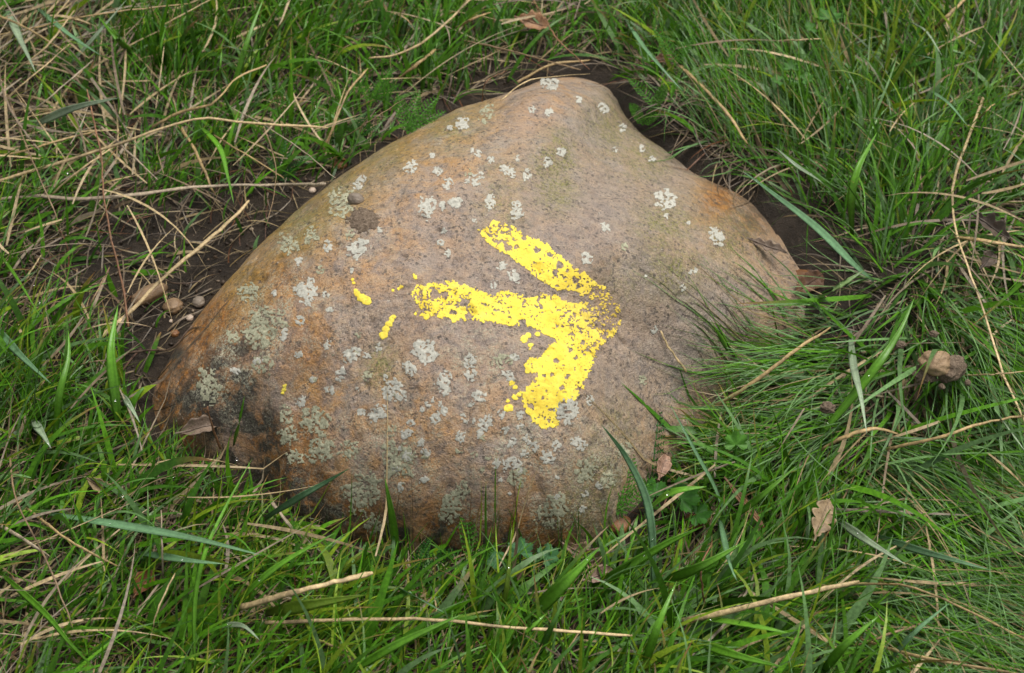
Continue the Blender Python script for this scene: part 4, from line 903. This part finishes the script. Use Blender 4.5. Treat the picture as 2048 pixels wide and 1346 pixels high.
# ------------------------------------------------------------------ dead leaves
def dead_leaf(label, u, v, h, length, width, az, tilt, col, lobes, curl, seed):
    r = np.random.default_rng(seed); nu, nv = 33, 11
    t = np.linspace(0, 1, nu)[:, None]; q = np.linspace(-1, 1, nv)[None]
    half = np.sin(math.pi * t ** 0.8) ** 0.7 * (0.62 + 0.38 * t)
    if lobes: half = half * (0.74 + 0.26 * np.cos(t * lobes * 2 * math.pi))
    half = half * (1 + 0.12 * np.interp(t, np.linspace(0, 1, 14), r.normal(size=14)))
    X = (t - 0.5) * length + 0 * q; Y = q * half * width / 2
    Z = curl * (np.abs(q) ** 1.6) * half * width * 0.8 + 0.25 * curl * length * np.sin(t * 5 + seed) * 0.3 + 0.05 * width * np.sin(t * 24) * np.abs(q)
    Z = Z + 0.08 * width * fbm(X * 60 + seed, Y * 60, 3)
    top = np.stack([X, Y, Z], -1).reshape(-1, 3); bot = top - np.array([0, 0, 0.0005])
    k = (np.arange(nu - 1)[:, None] * nv + np.arange(nv - 1)).ravel(); Q = np.stack([k, k + nv, k + nv + 1, k + 1], 1); m = nu * nv
    bd = np.concatenate([np.arange(nv), np.arange(1, nu) * nv + nv - 1, (nu - 1) * nv + np.arange(nv - 2, -1, -1), np.arange(nu - 2, 0, -1) * nv])
    b2 = np.roll(bd, -1)
    F_ = np.vstack([Q, Q[:, ::-1] + m, np.stack([bd, b2, b2 + m, bd + m], 1)])
    o = mesh_obj('dead_leaf', np.vstack([top, bot]), F_, M['dead'], col=np.tile(np.array(col), (2 * m, 1)))
    o.location = [float(c) for c in hit(np.array(float(u)), np.array(float(v)), h)]; o.rotation_euler = (tilt, tilt * 0.4, az)
    tag(o, label, 'leaf', 'dead leaves in the grass')
    mid = top.reshape(nu, nv, 3)[:, nv // 2] + np.array([0, 0, 0.0004]); mid = np.vstack([mid[0] - [length * 0.12, 0, 0], mid])
    an = np.arange(5) / 5 * 2 * math.pi; wv = np.linspace(0.0011, 0.0004, len(mid))
    V = (mid[:, None] + wv[:, None, None] * np.stack([0 * an, np.cos(an), np.sin(an) * .7], 1)[None]).reshape(-1, 3)
    n = len(mid); i = (np.arange(n - 1)[:, None] * 5 + np.arange(5)).ravel(); j = (np.arange(n - 1)[:, None] * 5 + (np.arange(5) + 1) % 5).ravel()
    mesh_obj('midrib', V, np.stack([i, j, j + 5, i + 5], 1), M['straw'], o, col=np.tile(np.array(col) * 0.75, (len(V), 1)))
TAN, ORB, RDB, GRB, DKB = (0.32, 0.23, 0.13), (0.31, 0.17, 0.085), (0.15, 0.075, 0.04), (0.22, 0.16, 0.115), (0.10, 0.075, 0.055)
for a_ in [('lobed tan oak leaf lying in grass at lower right of the stone', 1645, 1035, 0.05, .040, .026, 1.15, .2, TAN, 4, .25, 1),
    ('orange-brown leaf in grass near the top edge, above the stone', 1068, 45, 0.03, .034, .024, -.3, .25, ORB, 0, .3, 2),
    ('reddish leaf flat in the grass right of the stone by the folded blade', 1620, 565, 0.012, .036, .024, .7, .2, RDB, 0, .2, 3),
    ('crumpled pinkish-brown leaf in grass below the lower right of the stone', 1172, 1112, 0.012, .034, .026, -.5, .3, (0.30, 0.19, 0.13), 3, .5, 4),
    ('curled grey-brown leaf at the dark lower left corner of the stone', 400, 856, 0.010, .032, .018, .35, .3, GRB, 0, .6, 5),
    ('small red-brown leaf deep in the lower left grass', 288, 1165, 0.012, .026, .017, 1.2, .3, (0.24, 0.10, 0.04), 0, .4, 6),
    ('dark crumpled leaf near the right edge above the muddy clod', 1985, 455, 0.04, .036, .026, -.7, .3, DKB, 3, .5, 7),
    ('brown leaf with ragged edge at the right rim of the stone', 1535, 492, 0.010, .036, .016, -.4, .15, GRB, 4, .3, 8),
    ('narrow orange-tan dead leaf hanging in grass right of the lobed plant', 1492, 1010, 0.022, .046, .008, -1.0, .2, ORB, 0, .4, 9),
    ('pale dead leaf standing by the feathery stem at the lower right of the stone', 1325, 932, 0.020, .026, .014, 1.3, .4, (0.36, 0.22, 0.15), 0, .4, 10),
    ('small pinkish dead leaf below the wide pointed bright blade', 1200, 1150, 0.025, .024, .016, .4, .3, (0.30, 0.20, 0.15), 0, .4, 11),
    ('brown leaf scrap on soil behind the top of the stone', 1330, 120, 0.015, .024, .014, .2, .2, RDB, 0, .4, 12),
    ('dark scrap of leaf at the right edge below the dark crumpled one', 1975, 520, 0.04, .028, .016, .9, .3, DKB, 0, .5, 13),
    ('pale scrap of leaf caught in the upper right grass', 1640, 40, 0.05, .014, .008, .9, .3, TAN, 0, .5, 14),
    ('brown leaf scrap in the lower left grass near the long wide blade', 205, 975, 0.014, .028, .013, -.5, .3, TAN, 0, .5, 15)]:
    dead_leaf(*a_)

# ------------------------------------------------------------------ feathery (finely cut) leaves and the lobed leaf plants
def feather(parent, base, tipdir, L, Wd, col, seed, npair=12):
    r = np.random.default_rng(seed); V, Fc, Cc = [], [], []
    base = np.array(base, float); d = np.array(tipdir, float); d /= np.linalg.norm(d)
    side = np.cross(d, [0, -.4, 1]); side /= np.linalg.norm(side); nrm = np.cross(side, d)
    def strip(p0, p1, w, n):
        a = p1 - p0; s_ = np.cross(a, n); s_ = s_ / (np.linalg.norm(s_) + 1e-9) * w
        k = len(V); V.extend([p0 - s_, p0 + s_, (p0 + p1) / 2 + s_ * 0.9, p1, (p0 + p1) / 2 - s_ * 0.9]); Fc.append((k, k + 1, k + 2, k + 3, k + 4))
        Cc.extend([np.array(col) * r.uniform(0.75, 1.25)] * 5)
    sag = lambda t: base + d * L * t + np.array([0, 0, -0.25 * L * t * t])
    pr = base
    for k in range(1, npair + 1):
        t = k / npair; p = sag(t); strip(pr, p, 0.0007, nrm); pr = p
        wl_ = Wd * 0.5 * math.sin(math.pi * min(0.97, 0.18 + 0.8 * t)) ** 0.8
        for sg in (-1, 1):
            e = p + (side * sg * 0.9 + d * 0.5 + nrm * r.uniform(0.0, 0.5)) * wl_
            strip(p, e, 0.00045, nrm)
            for m_ in range(1, 4):
                b_ = p + (e - p) * (m_ / 3.4)
                for s2 in (-1, 1):
                    strip(b_, b_ + (d * (0.9 * s2 + .3) + side * sg * 0.6 + nrm * r.uniform(-.3, .6)) * wl_ * 0.28, 0.0005, nrm)
    return mesh_obj('leaf', np.array(V), np.array(Fc), M['fern'], parent, col=np.array(Cc))
FG, FD, FBc = (0.075, 0.23, 0.020), (0.035, 0.13, 0.020), (0.07, 0.16, 0.07)
for lab, u, v, h, cl_, leaves in [
    ('feathery bright green plant at the upper left edge of the stone', 815, 268, .0, FG, [(.030, .035, .018, .016, .038), (-.010, .035, .02, .014, .034), (.036, .018, .012, .014, .034), (.012, .045, .02, .014, .036)]),
    ('feathery green plant behind the one at the upper left edge of the stone', 745, 205, .01, FG, [(.02, .03, .02, .014, .034), (-.02, .02, .02, .013, .03), (.03, .01, .016, .012, .028)]),
    ('small feathery dark plant in the soil left of the dried mud on the stone', 570, 365, .0, FD, [(.0, .035, .02, .012, .036), (.02, .02, .015, .01, .026), (-.018, .02, .012, .01, .026)]),
    ('small feathery plant low behind the upper left flank of the stone', 690, 285, .0, FD, [(.03, .01, .008, .012, .03), (.02, .025, .012, .012, .03)]),
    ('feathery leaf pair in mud right of the top of the stone', 1310, 215, .004, FG, [(-.03, .04, .01, .012, .034), (.01, .012, .012, .012, .022)]),
    ('small bright feathery plant on the muddy right shoulder of the stone', 1285, 250, .004, FG, [(.022, .008, .012, .014, .024), (-.012, .012, .01, .012, .022)]),
    ('feathery leaf among grass above the top right of the stone', 1350, 130, .02, FG, [(-.02, .03, .02, .014, .036), (.02, .02, .02, .012, .03)]),
    ('feathery leaf standing in the grass before the front of the stone', 945, 1130, .01, FG, [(-.006, .034, .026, .015, .040), (.02, .01, .015, .012, .024)]),
    ('tall dark feathery stem at the lower right side of the stone', 1300, 985, .0, FD, [(.008, .055, .03, .016, .060), (-.02, .03, .02, .014, .036), (.024, .024, .02, .013, .03)]),
    ('feathery bright plant between the stone and the arching wide blade', 1235, 1030, .004, FG, [(.012, .04, .02, .018, .042), (.03, .024, .016, .015, .036), (-.012, .03, .016, .014, .03)]),
    ('small feathery leaf lying in grass below the front of the stone', 830, 1140, .015, FD, [(.03, .006, .012, .012, .034), (.012, .02, .012, .01, .024)])]:
    e = bpy.data.objects.new('feathery_plant', None); COL.objects.link(e)
    p = hit(np.array(float(u)), np.array(float(v)), h); e.location = [float(q) for q in p]
    tag(e, lab, 'plant', 'feathery plants')
    for k, (dx, dy, dz, wd, L) in enumerate(leaves): feather(e, (0, 0, 0), (dx, dy, dz + 0.012), L * 1.35, wd * 0.95, cl_, int(u) + k)
def lobed(parent, base, az, elev, size, col, seed, lobes=5):
    r = np.random.default_rng(seed); na, nr_ = 61, 7
    a_ = np.linspace(-2.3, 2.3, na)
    rad = size * (0.72 + 0.28 * np.abs(np.cos(a_ * lobes / 4.6 * math.pi)) ** 0.6 + 0.07 * np.cos(a_ * 26)) * (1 - 0.05 * a_ ** 2)
    rr = np.linspace(0, 1, nr_)[:, None]
    X = rr * rad * np.cos(a_); Y = rr * rad * np.sin(a_); Z = 0.22 * size * rr ** 2 * np.cos(a_ * 6) * 0.6 + 0.12 * size * rr
    ce, se = math.cos(elev), math.sin(elev)
    X, Z = X * ce - Z * se, X * se + Z * ce
    ca, sa = math.cos(az), math.sin(az)
    V = np.stack([X * ca - Y * sa, X * sa + Y * ca, Z], -1).reshape(-1, 3) + np.array(base)
    k = (np.arange(nr_ - 1)[:, None] * na + np.arange(na - 1)).ravel()
    Q = np.stack([k, k + 1, k + na + 1, k + na], 1)
    shade = np.repeat((0.85 + 0.3 * np.abs(np.sin(a_ * 6)))[None], nr_, 0).reshape(-1, 1)
    mesh_obj('leaf', V, Q, M['fern'], parent, col=np.array(col) * shade)
    st = np.array([(0, 0, -0.004), np.array(base) * 0.5 + [0, 0, 0.002], base], float); C = spline(st, 6)
    an = np.arange(5) / 5 * 2 * math.pi
    V = (C[:, None] + 0.0008 * np.stack([np.cos(an), np.sin(an), 0 * an], 1)[None]).reshape(-1, 3)
    i = (np.arange(5)[:, None] * 5 + np.arange(5)).ravel(); j = (np.arange(5)[:, None] * 5 + (np.arange(5) + 1) % 5).ravel()
    mesh_obj('leaf_stalk', V, np.stack([i, j, j + 5, i + 5], 1), M['fern'], parent, col=np.tile(np.array(col) * 1.1, (len(V), 1)))
for lab, u, v, cl_, lv in [
    ('lobed green leaf plant under the arching wide blade, lower right of the stone', 1335, 1060, (0.05, 0.17, 0.022), [((.010, .016, .022), .6, .3, .017), ((-.010, .020, .020), 1.9, .3, .013), ((.022, .004, .016), -.1, .2, .012)]),
    ('lobed dark green leaf against the front right of the stone', 1150, 1085, (0.035, 0.13, 0.018), [((.002, .018, .022), 1.4, .5, .015), ((.016, .010, .016), .5, .4, .010)]),
    ('bluish lobed leaf plant below the front of the stone', 1040, 1150, (0.06, 0.17, 0.06), [((.0, .008, .020), 1.5, .2, .012), ((.020, .006, .018), .4, .2, .011), ((-.018, .004, .016), 2.8, .2, .010)]),
    ('small leafy plant in the grass at the upper right, right of jointed stem', 1570, 230, (0.07, 0.19, 0.03), [((.0, .012, .05), 1.5, .2, .009), ((.012, .002, .045), .2, .2, .009), ((-.012, .0, .045), 3.0, .2, .008)]),
    ('small round-leaved plant in the upper right grass by the pale straw', 1640, 130, (0.07, 0.20, 0.03), [((.0, .006, .055), 1.2, .2, .014), ((-.016, -.002, .05), 3.2, .2, .009)]),
    ('small bright leaf right of the long blue-green blade, lower right', 1462, 960, (0.08, 0.22, 0.025), [((.0, .008, .04), 1.6, .6, .011)])]:
    e = bpy.data.objects.new('leafy_plant', None); COL.objects.link(e)
    e.location = [float(q) for q in hit(np.array(float(u)), np.array(float(v)), 0.0, ground_z)]
    tag(e, lab, 'plant', 'lobed leaf plants')
    for k, (b_, az_, el_, sz_) in enumerate(lv): lobed(e, b_, az_, el_, sz_, cl_, k)

# ------------------------------------------------------------------ water beads on the leaves
r = np.random.default_rng(71)
pts = [C[int(i)] + np.array([0, 0, 0.0012]) for C in TRACES for i in r.integers(2, len(C) - 1, 1)]
sel = r.integers(0, len(PG), 260); ks = r.integers(3, 8, 260); pts += [PG[a_, b_] for a_, b_ in zip(sel, ks)]
pts = np.array(pts); n = len(pts)
rad = 0.0003 + 0.0010 * r.random(n) ** 2; v1, f1 = icosub(1)
jv = v1[None] * rad[:, None, None] * np.array([1, 1, .85]) + pts[:, None]
o = mesh_obj('dew_drops', jv.reshape(-1, 3), (f1[None] + (np.arange(n) * len(v1))[:, None, None]).reshape(-1, 3), M['drop'])
tag(o, 'tiny clear water beads sitting on the grass leaves', 'dew', kind='stuff')
